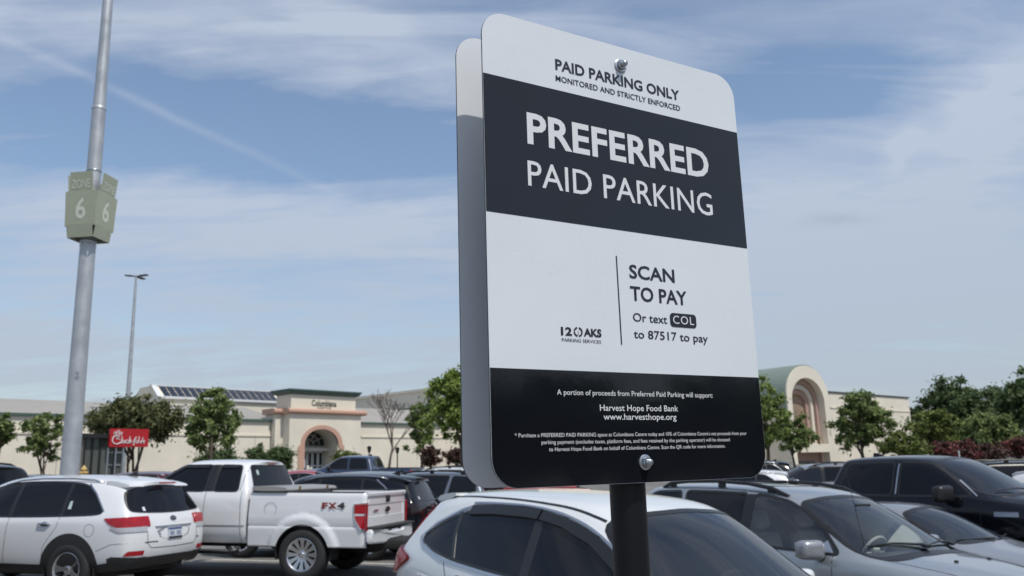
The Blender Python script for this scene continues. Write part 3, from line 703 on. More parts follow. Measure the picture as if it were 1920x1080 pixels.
# ---- silver suv with roof rails beside it
def build_highlander():
    r = empty('station_suv'); pm = P_SILVER
    st = [S(0, .80, .40, .98, 1.10, .82, .3, .66, 1.56, .25, 1.64, xs=[.1, .06, .02, .0, .04, .10, .27, .22, .20]),
          S(.16, .89, .36, 1.0, 1.12, .85, .40, .67, 1.61, .38, 1.68), S(.6, .91, .30, 1.0, 1.11, .865, .75, .675, 1.645, .75, 1.71), S(1.1, .912, .28, 1.0, 1.10, .865, 1.2, .68, 1.655, 1.2, 1.72),
          S(1.7, .912, .28, .99, 1.09, .865, 1.75, .68, 1.655, 1.75, 1.72), S(2.25, .912, .28, .98, 1.08, .865, 2.2, .67, 1.63, 2.28, 1.695), S(2.65, .912, .28, .98, 1.075, .865, 2.52, .65, 1.572, 2.66, 1.64),
          S(3.0, .912, .28, .98, 1.06, .865, 2.96, .71, 1.33, 3.14, 1.40), S(3.36, .912, .28, .97, 1.045, .86, 3.40, .775, 1.055, 3.62, 1.12), S(3.8, .915, .28, .96, 1.03, .83, 3.8, .64, 1.075, 3.88, 1.11),
          S(4.3, .89, .30, .90, .96, .76, 4.3, .52, 1.0, 4.36, 1.03), S(4.62, .76, .36, .78, .86, .66, 4.56, .42, .90, 4.62, .92, xs=[4.5, 4.55, 4.6, 4.63, 4.6, 4.56, 4.54, 4.58, 4.6])]
    s = Shell(st, 3, {5: .4, 6: .3, 1: .5, 4: .2})
    for x in (1.04, 3.75): arch(s, r, x, .36, .42, .90)
    fwin = fil([(3.16, 1.085), (2.92, 1.30), (2.68, 1.455), (2.44, 1.55), (2.20, 1.592), (2.035, 1.605), (2.045, 1.095), (2.5, 1.088)], .05)
    rwin = fil([(1.95, 1.10), (1.93, 1.605), (1.5, 1.61), (1.02, 1.605), (1.10, 1.3), (1.14, 1.115)], .05); qwin = fil([(1.03, 1.125), (.94, 1.60), (.5, 1.58), (.36, 1.5), (.34, 1.17)], .06)
    for md, sg_ in (('L', 1), ('R', -1)):
        g = s.cut('front_side_window', [(md, fwin)], G_CLEAR, r); s.ribbon('window_trim', md, fwin, .03, M_TRIM, g, .004, True)
        for w in (rwin, qwin):
            g = s.cut('rear_side_window', [(md, w)], G_TINT, r); s.ribbon('window_trim', md, w, .03, M_TRIM, g, .004, True)
        s.ribbon('pillar_cover', md, [(1.995, 1.10), (1.985, 1.60)], .11, M_TRIM, r, .004)
        s.ribbon('belt_strip', md, [(3.1, 1.082), (2.5, 1.085), (1.2, 1.10)], .02, M_TRIM, r, .004)
        for x in (1.32, 2.3): handle(s, r, md, x, .98, pm)
        mirror_part(r, 2.97, sg_*1.02, 1.12, P_STEEL, sg_, (.15, .25, .19))
        s.patch('mirror_mount', md, [(3.10, 1.09), (2.96, 1.09), (2.92, 1.12), (3.0, 1.20)], M_SATIN, r, .012)
        y = sg_*.60; bm = bmesh.new(); tube(bm, [s.on('T', .55, y)[0]]+[s.on('T', x, y, h)[0] for x, h in ((.7, .045), (1.0, .06), (1.5, .065), (1.9, .06), (2.2, .045))]+[s.on('T', 2.42, y)[0]], [.02, .022, .021, .02, .021, .024, .02], 10)
        for x in (.72, 1.5, 2.2): box(bm, s.on('T', x, y, .02)[0], (.10, .035, .05), None, .01)
        obj('roof_rail', bm, M_TRIM, r, 40)
        s.cut('tail_light', [(md.lower(), fil([(-.2, .78), (.20, .78), (.30, 1.08), (-.2, 1.08)], .03), lambda c: c.x < .5, sg_*.66)], M_RED, r, .006)
        s.cut('headlight', [('F', [(sg_*.45, .90), (sg_*.9, .92), (sg_*.9, .74), (sg_*.5, .72)], lambda c: c.x > 4)], M_CLR, r, .006)
    seams(s, r, [[(2.0, .35), (2.0, 1.09)], [(3.08, .4), (3.12, .8), (3.1, 1.07)], [(1.14, 1.1), (1.2, .9), (1.45, .62), (1.47, .36)]])
    for q in (1, -1): seams(s, r, [[(3.42, q*.74), (3.9, q*.70), (4.5, q*.58)]], 'T', .01)
    ws = fil([(-.635, 1.535), (-.35, 1.585), (0, 1.605), (.35, 1.585), (.635, 1.535), (.705, 1.32), (.785, 1.065), (.4, 1.115), (0, 1.13), (-.4, 1.115), (-.785, 1.065), (-.705, 1.32)], .1)
    g = s.cut('front_windscreen', [('F', ws, lambda c: c.x > 2.3)], G_CLEAR, r); s.ribbon('windscreen_trim', 'F', ws, .026, M_TRIM, g, .004, True)
    rw = chaikin([(-.62, 1.55), (0, 1.60), (.62, 1.55), (.70, 1.2), (0, 1.15), (-.70, 1.2)], 2); g = s.cut('rear_window', [('B', rw, lambda c: c.x < 1)], G_TINT, r)
    sr = chaikin([(1.45, -.40), (2.18, -.40), (2.2, .40), (1.45, .40)], 2); s.patch('sunroof', 'T', sr, G_TINT, r, .003)
    w0, w1 = s.on('F', -.10, 1.165, .025)[0], s.on('F', -.66, 1.16, .015)[0]; w2, w3 = s.on('F', .50, 1.16, .025)[0], s.on('F', .02, 1.17, .015)[0]
    for a, b in ((w0, w1), (w2, w3)):
        bm = bmesh.new(); tube(bm, [a+Vector((.05, 0, -.02)), a, a.lerp(b, .5)+Vector((-.0, 0, .02)), b], [.012, .014, .009, .006], 8); box(bm, a+Vector((.03, 0, -.01)), (.06, .08, .03), None, .012); obj('wiper', bm, M_TRIM, r, 40)
    bm = bmesh.new(); a = s.on('R', 3.36, 1.06, .0)[0]; tube(bm, [a+Vector((.0, .12, -.01)), a+Vector((0, .12, .03)), a+Vector((-.18, .14, .82))], [.012, .004, .0022], 6); obj('aerial', bm, M_TRIM, r)
    for y in (.25, -.3): bm = bmesh.new(); box(bm, s.on('T', 3.98, y, .006)[0], (.03, .04, .02), None, .008); obj('washer_jet', bm, M_TRIM, r)
    s.patch('grille', 'F', chaikin([(-.4, .86), (.4, .86), (.36, .68), (-.36, .68)], 2), M_TRIM, r, .008)
    for x in (1.04, 3.75):
        for y in (.80, -.80): wheel(r, x, y, .355, .225, .215, 6)
    s.finish('body', pm, r)
    c = interior(r, .87, .6, 3.3, 3.05, 1.10, M_SEAT, 1, 1.02, None, 2.25)
    tub(c, [(.6, .8), (3.3, .82), (3.3, -.82), (.6, -.8)])
    bm = bmesh.new(); box(bm, (2.86, 0, 1.50), (.03, .25, .07), None, .012); obj('rear_view_mirror', bm, M_TRIM, r)
    tag(r, 'silver family suv with black roof rails and big door mirror, right of the sign', 'car'); return r

# ---- white suv at the left, seen from behind
def build_sorento():
    r = empty('family_suv'); pm = P_WHITE
    st = [S(0, .82, .40, 1.0, 1.10, .83, .34, .63, 1.52, .27, 1.60, xs=[.16, .10, .03, .0, .05, .10, .36, .31, .29]),
          S(.17, .915, .36, 1.03, 1.12, .88, .50, .66, 1.56, .48, 1.64), S(.6, .94, .31, 1.03, 1.12, .895, .86, .68, 1.60, .86, 1.68), S(1.1, .945, .28, 1.02, 1.11, .895, 1.3, .685, 1.62, 1.3, 1.695),
          S(1.8, .945, .27, 1.0, 1.09, .895, 1.9, .685, 1.62, 1.9, 1.70), S(2.4, .945, .27, .99, 1.075, .895, 2.4, .68, 1.60, 2.48, 1.68), S(2.8, .945, .27, .98, 1.06, .89, 2.75, .65, 1.545, 2.92, 1.62),
          S(3.15, .945, .27, .97, 1.05, .885, 3.12, .70, 1.31, 3.34, 1.39), S(3.5, .945, .27, .96, 1.04, .875, 3.5, .75, 1.08, 3.74, 1.12), S(3.95, .945, .28, .94, 1.01, .84, 3.95, .65, 1.05, 4.02, 1.08),
          S(4.4, .91, .30, .88, .94, .77, 4.4, .54, .98, 4.46, 1.0), S(4.7, .78, .36, .78, .84, .66, 4.64, .44, .88, 4.70, .90, xs=[4.58, 4.62, 4.67, 4.70, 4.67, 4.64, 4.62, 4.66, 4.68])]
    s = Shell(st, 3, {5: .35, 6: .22, 1: .5, 4: .15})
    # dark lower cladding first, then the arches through it
    for md in 'LR': s.cut('sill_cladding', [(md, [(.0, .2), (4.8, .2), (4.8, .40), (3.9, .42), (1.0, .42), (.55, .44), (-.1, .56)])], M_RUB, r, .004)
    s.cut('bumper_cladding', [('B', [(-1, .3), (1, .3), (1, .56), (.6, .525), (0, .53), (-.6, .525), (-1, .56)], lambda c: c.x < .6)], M_RUB, r, .006)
    for x in (1.04, 3.82): arch(s, r, x, .37, .43, .94, .065, M_RUB)
    wins = [fil([(3.36, 1.088), (3.05, 1.32), (2.75, 1.48), (2.45, 1.553), (2.245, 1.565), (2.23, 1.082)], .03), fil([(2.19, 1.082), (2.205, 1.566), (1.8, 1.572), (1.31, 1.563), (1.29, 1.105)], .03), fil([(1.25, 1.107), (1.27, 1.562), (1.12, 1.55), (.98, 1.52), (.81, 1.39), (.575, 1.18), (.60, 1.128)], .03)]
    for md, sg_ in (('L', 1), ('R', -1)):
        for i, w in enumerate(wins):
            g = s.cut(('front_side_window', 'rear_side_window', 'quarter_window')[i], [(md, w)], G_TINT, r)
            if i == 2:
                s.patch('sticker', md, [(1.14, 1.20), (1.20, 1.20), (1.20, 1.31), (1.16, 1.31)], mat('pale_sticker', (.4, .5, .48), .6) if sg_ == 1 else bpy.data.materials['pale_sticker'], g, .003)
        outl = chaikin([(3.38, 1.085), (3.05, 1.335), (2.75, 1.495), (2.4, 1.565), (1.8, 1.582), (1.3, 1.572), (1.0, 1.54), (.80, 1.40), (.56, 1.18), (.60, 1.125), (1.3, 1.10), (2.2, 1.08)], 2)
        s.ribbon('window_surround', md, outl, .03, M_TRIM, r, .004, True); s.ribbon('pillar_cover', md, [(2.21, 1.08), (2.23, 1.56)], .07, M_TRIM, r, .005); s.ribbon('pillar_cover', md, [(1.27, 1.12), (1.29, 1.56)], .06, M_TRIM, r, .005)
        s.ribbon('chrome_strip', md, [(1.0, 1.556), (.80, 1.42), (.545, 1.175)], .02, M_SATIN, r, .008)
        for x in (1.52, 2.52): handle(s, r, md, x, .99, M_CHROME, .22)
        mirror_part(r, 3.05, sg_*1.02, 1.10, pm, sg_)
        y = sg_*.635; bm = bmesh.new(); tube(bm, [s.on('T', .78, y)[0]]+[s.on('T', x, y, h)[0] for x, h in ((.95, .03), (1.3, .04), (1.9, .04), (2.3, .03))]+[s.on('T', 2.6, y)[0]], .014, 8); obj('roof_rail', bm, M_SATIN, r, True)
        red = [(md.lower(), fil([(-.2, .96), (.28, .95), (.40, 1.0), (.50, 1.075), (.10, 1.095), (-.2, 1.085)], .03), lambda c: c.x < .7, sg_*.50)]
        clr = [(md.lower(), fil([(-.2, .885), (.24, .885), (.38, .94), (.36, .955), (-.2, .965)], .02), lambda c: c.x < .6, sg_*.56)]
        s.cut('tail_light', red, M_RED, r, .012); s.cut('tail_light', clr, M_CLR, r, .012)
        s.cut('fog_light', [(md.lower(), fil([(-.2, .56), (.16, .56), (.10, .625), (-.2, .625)], .02), lambda c: c.x < .5, sg_*.60)], M_RED, r, .004)
        s.cut('headlight', [('F', [(sg_*.5, .90), (sg_*.93, .95), (sg_*.93, .78), (sg_*.52, .76)], lambda c: c.x > 4)], M_CLR, r, .006)
    seams(s, r, [[(2.22, .42), (2.2, 1.08)], [(3.2, .45), (3.26, .8), (3.24, 1.08)], [(1.27, 1.12), (1.30, .95), (1.5, .68), (1.53, .44)], [(.05, .74), (.34, .72), (.58, .62)]])
    seams(s, r, [circ(.72, .91, .085, 24)+[(.805, .91)]], 'L', .006)
    seams(s, r, [[(-.56, .90), (-.55, .72), (-.48, .65), (0, .64), (.48, .65), (.55, .72), (.56, .90)]], 'B', .012)
    rw = chaikin([(-.64, 1.485), (0, 1.545), (.64, 1.485), (.74, 1.33), (.78, 1.19), (.70, 1.155), (0, 1.13), (-.70, 1.155), (-.78, 1.19), (-.74, 1.33)], 2)
    g = s.cut('rear_window', [('B', rw, lambda c: c.x < 1)], G_TINT, r); s.ribbon('window_trim', 'B', rw, .022, M_TRIM, g, .003, True)
    s.patch('sticker', 'B', [(.50, 1.17), (.545, 1.17), (.545, 1.22), (.50, 1.225)], M_WHITE, g, .004)
    ws = fil([(-.62, 1.51), (0, 1.585), (.62, 1.51), (.76, 1.10), (0, 1.13), (-.76, 1.10)], .1); s.cut('front_windscreen', [('F', ws, lambda c: c.x > 2.4)], G_TINT2, r)
    bm = bmesh.new(); prism(bm, chaikin([(.17, 1.555), (.22, 1.60), (.6, 1.665), (.6, 1.60), (.32, 1.555)], 1), -.66, .66, lambda u, v, w: Vector((u+.13*(w/.66)**2, w, v-.05*(w/.66)**2))); sp = obj('roof_spoiler', bm, pm, r, 40)
    bm = bmesh.new(); box(bm, (.185, 0, 1.565), (.02, .36, .022), None, .005); obj('brake_lamp', bm, M_RED, sp)
    # number plate recess and plate
    s.patch('plate_recess', 'B', chaikin([(-.40, .93), (.40, .93), (.30, .745), (-.30, .745)], 1), P_STEEL, r, .002)
    s.ribbon('plate_bar', 'B', [(-.40, .94), (.40, .94)], .022, M_SATIN, r, .02)
    def plate(u0, u1, v0, v1): return [(u0, v0), (u1, v0), (u1, v1), (u0, v1)]
    pl = s.patch('number_plate', 'B', plate(-.155, .155, .755, .91), mat('plate_white', (.5, .53, .6), .5), r, .02); s.patch('plate_band', 'B', plate(-.152, .152, .88, .908), mat('plate_blue', (.06, .09, .22), .5), pl, .0215); s.patch('plate_band', 'B', plate(-.152, .152, .757, .785), M_TRIM, pl, .0215)
    s.patch('plate_mark', 'B', plate(-.12, -.03, .805, .86), M_STEELC, pl, .0215); s.patch('plate_mark', 'B', plate(.03, .12, .805, .86), M_STEELC, pl, .0215)
    em = s.patch('emblem', 'B', [(.075*math.cos(2*math.pi*k/24), 1.045+.038*math.sin(2*math.pi*k/24)) for k in range(24)], M_CHROME, r, .008); s.patch('emblem_field', 'B', [(.066*math.cos(2*math.pi*k/24), 1.045+.031*math.sin(2*math.pi*k/24)) for k in range(24)], M_TRIM, em, .0095)
    q = s.on('B', 0, 1.045, .0115)[0]; text('emblem_lettering', 'KIA', -.045, .045, -.014, .028, Matrix.Translation(q) @ Matrix(((0, 0, -1, 0), (-1, 0, 0, 0), (0, 1, 0, 0), (0, 0, 0, 1))), M_CHROME, em, .02, 1.2)
    s.patch('model_badge', 'B', plate(.36, .60, .725, .742), M_TRIM, r, .004); s.patch('model_badge', 'B', plate(-.62, -.56, .73, .748), M_TRIM, r, .004)
    bm = bmesh.new(); a = s.on('T', .86, .0)[0]; prism(bm, [(a.x-.12, a.z-.01), (a.x+.10, a.z-.01), (a.x-.06, a.z+.055), (a.x-.11, a.z+.06)], -.012, .012, lambda u, v, w: Vector((u, w, v))); obj('shark_fin_aerial', bm, M_TRIM, r)
    bm = bmesh.new(); tube(bm, [(.12, -.45, .36), (.4, -.45, .36)], .035, 14); tube(bm, [(.1, -.40, .36), (.35, -.40, .36)], .035, 14); obj('exhaust_pipe', bm, M_CHROME, r, 40)
    bm = bmesh.new(); box(bm, (2.4, 0, .33), (4.1, 1.5, .12), None, .04); obj('underbody', bm, M_DARK, r)
    for x in (1.04, 3.82):
        for y in (.84, -.84): wheel(r, x, y, .368, .235, .235, 5, None, True)
    s.finish('body', pm, r)
    return r
M_STEELC = mat('plate_grey', (.22, .25, .32), .5)
def plate4(u0, u1, v0, v1): return [(u0, v0), (u1, v0), (u1, v1), (u0, v1)]
# ---- pickups: a cab grown like the cars, a pressed bed with side panels and tailgate
def bed(r, pm, x0, x1, hw, ztop, zbot, xw, rw, flare=.045, zr=.41):
    bm = bmesh.new(); prof = [(-.055, zbot), (-.035, zbot+.02), (-.028, zbot+.1), (-.015, zbot+.24), (-.012, zbot+.30), (-.022, zbot+.32), (-.012, zbot+.36), (-.004, .98), (-.008, 1.1), (-.02, 1.22), (-.032, ztop-.06), (-.045, ztop-.02), (-.062, ztop), (-.12, ztop+.002), (-.135, ztop-.03), (-.135, zbot+.3)]
    pr = []
    for a, b in zip(prof, prof[1:]):
        n = max(1, int(math.dist(a, b)/.03)); pr += [(a[0]+(b[0]-a[0])*k/n, a[1]+(b[1]-a[1])*k/n) for k in range(n)]
    pr.append(prof[-1]); nx = int((x1-x0)/.03)
    for sg_ in (1, -1):
        bm = bmesh.new(); rows = []
        for i in range(nx+1):
            x = x0+(x1-x0)*i/nx; row = []
            for j, (dy, z) in enumerate(pr):
                y = hw+dy; d = math.hypot(x-xw, z-zr)-rw; outer = j < len(pr)-14
                if outer and z < ztop-.1:
                    t = 1-abs(d-.03)/.16; y += flare*max(0, min(1, t*1.6))*(1 if d < .16 else 0)
                    if z < 1.2: y += flare*.0
                xx = x+(0 if x > x0+.06 else 0); e = max(0, .07-(x-x0))/.07; y -= .05*e*e if outer else 0
                row.append(bm.verts.new((xx, y*sg_, z)))
            rows.append(row)
        for A, B in zip(rows, rows[1:]):
            for k in range(len(pr)-1): bm.faces.new((A[k], A[k+1], B[k+1], B[k]) if sg_ < 0 else (A[k], B[k], B[k+1], A[k+1]))
        bmesh.ops.remove_doubles(bm, verts=bm.verts[:], dist=1e-4)
        # wheel opening
        c = circ(xw, zr, rw, 40)
        for i in range(40):
            a, b = c[i], c[(i+1) % 40]; fs = []
            for f in bm.faces:
                m = f.calc_center_median()
                if abs(m.y) > hw-.1 and abs(math.hypot(m.x-xw, m.z-zr)-rw) < .06 and abs((math.atan2(m.z-zr, m.x-xw)-R(9*i+4.5)+math.pi) % (2*math.pi)-math.pi) < .16: fs.append(f)
            g = set(fs)
            for f in fs: g.update(f.edges); g.update(f.verts)
            if g: bmesh.ops.bisect_plane(bm, geom=list(g), dist=1e-5, plane_co=(a[0], 0, a[1]), plane_no=Vector((-(b[1]-a[1]), 0, b[0]-a[0])).normalized())
        kill = [f for f in bm.faces if abs(f.calc_center_median().y) > hw-.1 and math.hypot(f.calc_center_median().x-xw, f.calc_center_median().z-zr) < rw]
        bmesh.ops.delete(bm, geom=kill, context='FACES'); bmesh.ops.recalc_face_normals(bm, faces=bm.faces[:])
        side = obj('bed_side', bm, pm, r, 32); 
        side.data.update()
        bm = bmesh.new(); n = 24; rows = []
        for k in range(n+1):
            a = R(-10+200*k/n); rows.append([bm.verts.new((xw+(rw+.003)*math.cos(a), sg_*yy, zr+(rw+.003)*math.sin(a))) for yy in (hw-.03, hw-.4)])
        for A, B in zip(rows, rows[1:]): bm.faces.new((A[0], A[1], B[1], B[0]))
        bm.faces.new([q[1] for q in rows]); bmesh.ops.recalc_face_normals(bm, faces=bm.faces[:]); obj('wheel_housing', bm, M_DARK, r)
    bm = bmesh.new(); box(bm, ((x0+x1)/2, 0, zbot+.3), (x1-x0, hw*2-.26, .04)); box(bm, (x1-.02, 0, (ztop+zbot+.3)/2), (.04, hw*2-.27, ztop-zbot-.3)); obj('bed_floor', bm, M_RUB, r)
    bm = bmesh.new()
    for sg_ in (1, -1): box(bm, ((x0+x1)/2+.02, sg_*(hw-.092), ztop+.010), (x1-x0-.06, .075, .02), None, .008)
    obj('bed_rail_cap', bm, M_RUB, r)
    # tailgate
    bm = bmesh.new(); zz = [(0, zbot+.26), (.004, zbot+.28), (.004, 1.0), (.016, 1.005), (.018, 1.19), (.006, 1.2), (.006, ztop-.07), (-.018, ztop-.05), (-.022, ztop-.01), (-.010, ztop+.01), (.05, ztop+.01), (.055, zbot+.26)]
    ny = 24; rows = []
    for i in range(ny+1):
        y = (hw-.085)*(2*i/ny-1); bow = .022*(1-(y/hw)**2)
        rows.append([bm.verts.new((x0+dx-bow+.008, y, z)) for dx, z in zz])
    for A, B in zip(rows, rows[1:]):
        for k in range(len(zz)-1): bm.faces.new((A[k], A[k+1], B[k+1], B[k]))
    bm.faces.new(rows[0]); bm.faces.new(rows[-1][::-1]); bmesh.ops.recalc_face_normals(bm, faces=bm.faces[:])
    t = obj('tailgate', bm, pm, r, 25)
    bm = bmesh.new(); box(bm, (x0-.014, 0, 1.275), (.02, .19, .11), None, .012); obj('tailgate_handle', bm, M_TRIM, t, 40)
    em = bpy.data.meshes.new('e'); bm = bmesh.new(); lathe(bm, [(0, .012), (.09, .012), (.1, 0)], 28, Matrix.Translation((x0-.016, 0, 1.10)) @ Matrix.Rotation(R(-90), 4, 'Y') @ Matrix.Diagonal((.46, 1, 1, 1))); obj('emblem', bm, M_TRIM, t, 30)
    bm = bmesh.new(); box(bm, (x0-.006, .52, 1.10), (.012, .2, .028), None, .004); obj('model_badge', bm, M_CHROME, t)
    # bumper with its plate
    bm = bmesh.new()
    if 1:
        prism(bm, [(.36, .79), (hw-.03, .82), (hw, .74), (hw-.02, .60), (.34, .57), (.33, .62), (-.33, .62), (-.34, .57), (-hw+.02, .60), (-hw, .74), (-hw+.03, .82), (-.36, .79), (-.34, .76), (.34, .76)], x0-.19, x0-.02, lambda u, v, w: Vector((w+.06*max(0, abs(u)-.6)/.4*(1 if w < x0-.1 else 0), u, v)))
    es = [e for e in bm.edges]; bmesh.ops.bevel(bm, geom=es, offset=.025, segments=3, affect='EDGES'); bp = obj('rear_bumper', bm, P_WHITE if pm is P_WHITE else M_CHROME, r, 40)
    bm = bmesh.new(); box(bm, (x0-.08, 0, .835), (.21, hw*1.9, .035), None, .012); box(bm, (x0-.10, 0, .68), (.1, .70, .25), None, .02); obj('bumper_step', bm, M_RUB, bp, 40)
    bm = bmesh.new(); box(bm, (x0-.155, 0, .70), (.01, .30, .15), None, .003); obj('number_plate', bm, bpy.data.materials['plate_white'], bp)
    bm = bmesh.new(); box(bm, ((x0+x1)/2+.8, 0, .55), (4.6, .9, .16), None, .04); box(bm, (xw, 0, zr), (.14, hw*1.6, .14), None, .05); box(bm, (xw-.75, 0, .5), (.5, .5, .22), None, .08); obj('chassis', bm, M_DARK, r, 40)
    return t
def build_f150():
    r = empty('pickup_truck'); pm = P_WHITE
    A = lambda x, xr, wr, zr, xc, zc, zk=1.385, zs=1.26, w=1.0, wk=.945, **k: S(x, w, .56, zs, zk, wk, xr, wr, zr, xc, zc, zm=.95, **k)
    st = [A(2.24, 2.42, .67, 1.845, 2.36, 1.905, w=.97, wk=.90, xs=[2.24, 2.24, 2.24, 2.24, 2.24, 2.255, 2.42, 2.37, 2.34]), A(2.30, 2.52, .70, 1.875, 2.5, 1.935, w=.995, wk=.94), A(2.8, 2.9, .715, 1.885, 2.9, 1.945), A(3.4, 3.4, .715, 1.88, 3.42, 1.945), A(3.75, 3.65, .70, 1.85, 3.78, 1.915),
          A(4.1, 3.98, .755, 1.62, 4.18, 1.68), A(4.42, 4.36, .82, 1.39, 4.58, 1.43, zk=1.36), A(4.9, 4.9, .74, 1.33, 4.95, 1.365, zk=1.27, zs=1.2, wk=.90), A(5.5, 5.5, .66, 1.26, 5.55, 1.29, zk=1.18, zs=1.12, w=.97, wk=.84), A(5.8, 5.76, .5, 1.16, 5.8, 1.19, zk=1.1, zs=1.02, w=.86, wk=.74)]
    s = Shell(st, 3, {5: .5, 6: .3, 1: .6, 4: .2}, .02, .06)
    arch(s, r, 4.92, .41, .47, .97)
    fw = fil([(4.25, 1.405), (3.98, 1.62), (3.76, 1.785), (3.62, 1.83), (3.09, 1.835), (3.09, 1.40)], .05); bw = fil([(2.92, 1.40), (2.92, 1.835), (2.53, 1.825), (2.47, 1.40)], .06)
    for md, sg_ in (('L', 1), ('R', -1)):
        for w, n in ((fw, 'front_side_window'), (bw, 'rear_side_window')):
            g = s.cut(n, [(md, w)], G_TINT, r); s.ribbon('window_trim', md, w, .028, M_TRIM, g, .004, True)
        s.ribbon('pillar_cover', md, [(3.005, 1.40), (3.005, 1.62), (3.005, 1.838)], .20, M_TRIM, r, .007)
        s.ribbon('rain_visor', md, [(2.58, 1.80), (2.9, 1.80)], .05, M_TRIM, r, .02); s.ribbon('rain_visor', md, [(3.12, 1.80), (3.6, 1.80), (3.95, 1.60)], .05, M_TRIM, r, .02)
        q = [s.on(md, a, b, .02)[0] for a, b in ((3.30, 1.21), (3.53, 1.21), (3.53, 1.08), (3.30, 1.08))]
        s.patch('door_handle', md, chaikin(plate4(3.28, 3.52, 1.10, 1.22), 1), M_TRIM, r, .02)
        s.ribbon('side_moulding', md, [(2.26, .845), (4.4, .845)], .03, P_STEEL, r, .003)
        mirror_part(r, 3.98, sg_*1.13, 1.42, pm, sg_, (.14, .26, .24))
        s.cut('headlight', [('F', [(sg_*.52, 1.1), (sg_*.9, 1.12), (sg_*.9, .86), (sg_*.55, .84)], lambda c: c.x > 5)], M_CLR, r, .006)
    seams(s, r, [[(3.05, .6), (3.05, 1.395)], [(4.25, .6), (4.28, 1.36)], [(2.44, 1.4), (2.42, 1.84)], [(2.36, .58), (2.39, 1.40)]], 'LR', .010)
    rw = fil([(-.74, 1.40), (.74, 1.40), (.63, 1.83), (-.63, 1.83)], .07)
    g = s.cut('rear_window', [('B', rw, lambda c: c.x < 2.8)], G_TINT, r); s.ribbon('window_trim', 'B', rw, .025, M_TRIM, g, .004, True)
    s.patch('sticker', 'B', [(.50+.035*math.cos(R(18*k)), 1.71+.045*math.sin(R(18*k))) for k in range(20)], bpy.data.materials['pale_sticker'], g, .004)
    s.patch('brake_lamp', 'B', plate4(-.13, .13, 1.845, 1.885), mat('cargo_lamp', (.42, .25, .24), .3), r, .012)
    ws = fil([(-.66, 1.82), (0, 1.87), (.66, 1.82), (.82, 1.40), (0, 1.44), (-.82, 1.40)], .1); s.cut('front_windscreen', [('F', ws, lambda c: c.x > 3.5)], G_TINT2, r)
    s.patch('grille', 'F', chaikin(plate4(-.5, .5, .82, 1.12), 1), M_CHROME, r, .012)
    s.finish('cab', pm, r)
    bed(r, pm, .17, 2.215, .995, 1.385, .53, 1.24, .475)
    bm = bmesh.new()
    for sg_ in (1, -1): tube(bm, [(2.35, sg_*1.0, .47), (2.5, sg_*1.04, .44), (4.1, sg_*1.04, .44), (4.25, sg_*1.0, .47)], .04, 12)
    sb = obj('running_board', bm, M_TRIM, r, True); bm = bmesh.new(); box(bm, (2.75, 1.05, .465), (.55, .13, .02), None, .008); box(bm, (2.75, -1.05, .465), (.55, .13, .02), None, .008); obj('step_pad', bm, M_SATIN, sb)
    # tail lamps with bright frames, on the corners of the bed
    for sg_ in (1, -1):
        pl = [(.165, 1.235), (.365, 1.215), (.365, 1.03), (.335, .96), (.23, .80), (.165, .79)]
        def lamp(name, poly, d0, d1, m, par):
            bm = bmesh.new(); prism(bm, poly, d0, d1, lambda u, v, w: Vector((u, sg_*(w-.045*max(0, (.25-u)/.09)**2), v))); return obj(name, bm, m, par)
        t = lamp('tail_light', pl, .94, 1.006, M_CHROME, r)
        lamp('lens', [(.172, 1.215), (.345, 1.198), (.345, 1.06), (.172, 1.06)], .95, 1.014, M_RED, t); lamp('lens', [(.172, 1.03), (.345, 1.03), (.325, .97), (.235, .835), (.172, .825)], .95, 1.014, M_RED, t)
        bm = bmesh.new(); box(bm, (.155, sg_*.945, 1.0), (.012, .07, .42), None, .004); obj('lens', bm, M_RED, t)
        # off-road decal
        Mx = Matrix.Translation((.455 if sg_ > 0 else .97, sg_*1.0015, 1.135)) @ (Matrix(((-1, 0, 0, 0), (0, 0, 1, 0), (0, 1, 0, 0), (0, 0, 0, 1))) if sg_ > 0 else Matrix(((1, 0, 0, 0), (0, 0, -1, 0), (0, 1, 0, 0), (0, 0, 0, 1))))
        red, gr = mat('decal_red', (.20, .010, .016), .4) if sg_ > 0 else bpy.data.materials['decal_red'], M_STEELC
        for tx, a, b, m in (('F', -.46, -.36, red), ('X', -.355, -.20, red), ('4', -.195, -.06, M_SEAM)):
            if sg_ < 0: a, b = a+.0, b+.0
            text('off_road_decal', tx, a, b, 0, .10, Mx, m, r, .05)
    bm = bmesh.new(); lathe(bm, [(.103, 0), (.107, .0015), (.111, 0)], 32, Matrix.Translation((1.83, .988, 1.12)) @ Matrix.Rotation(R(-90), 4, 'X'), False, False); obj('fuel_flap', bm, P_STEEL, r)
    for x in (1.24, 4.92):
        for y in (.87, -.87): wheel(r, x, y, .41, .275, .26, 12, M_SATIN, False, .62)
    return r
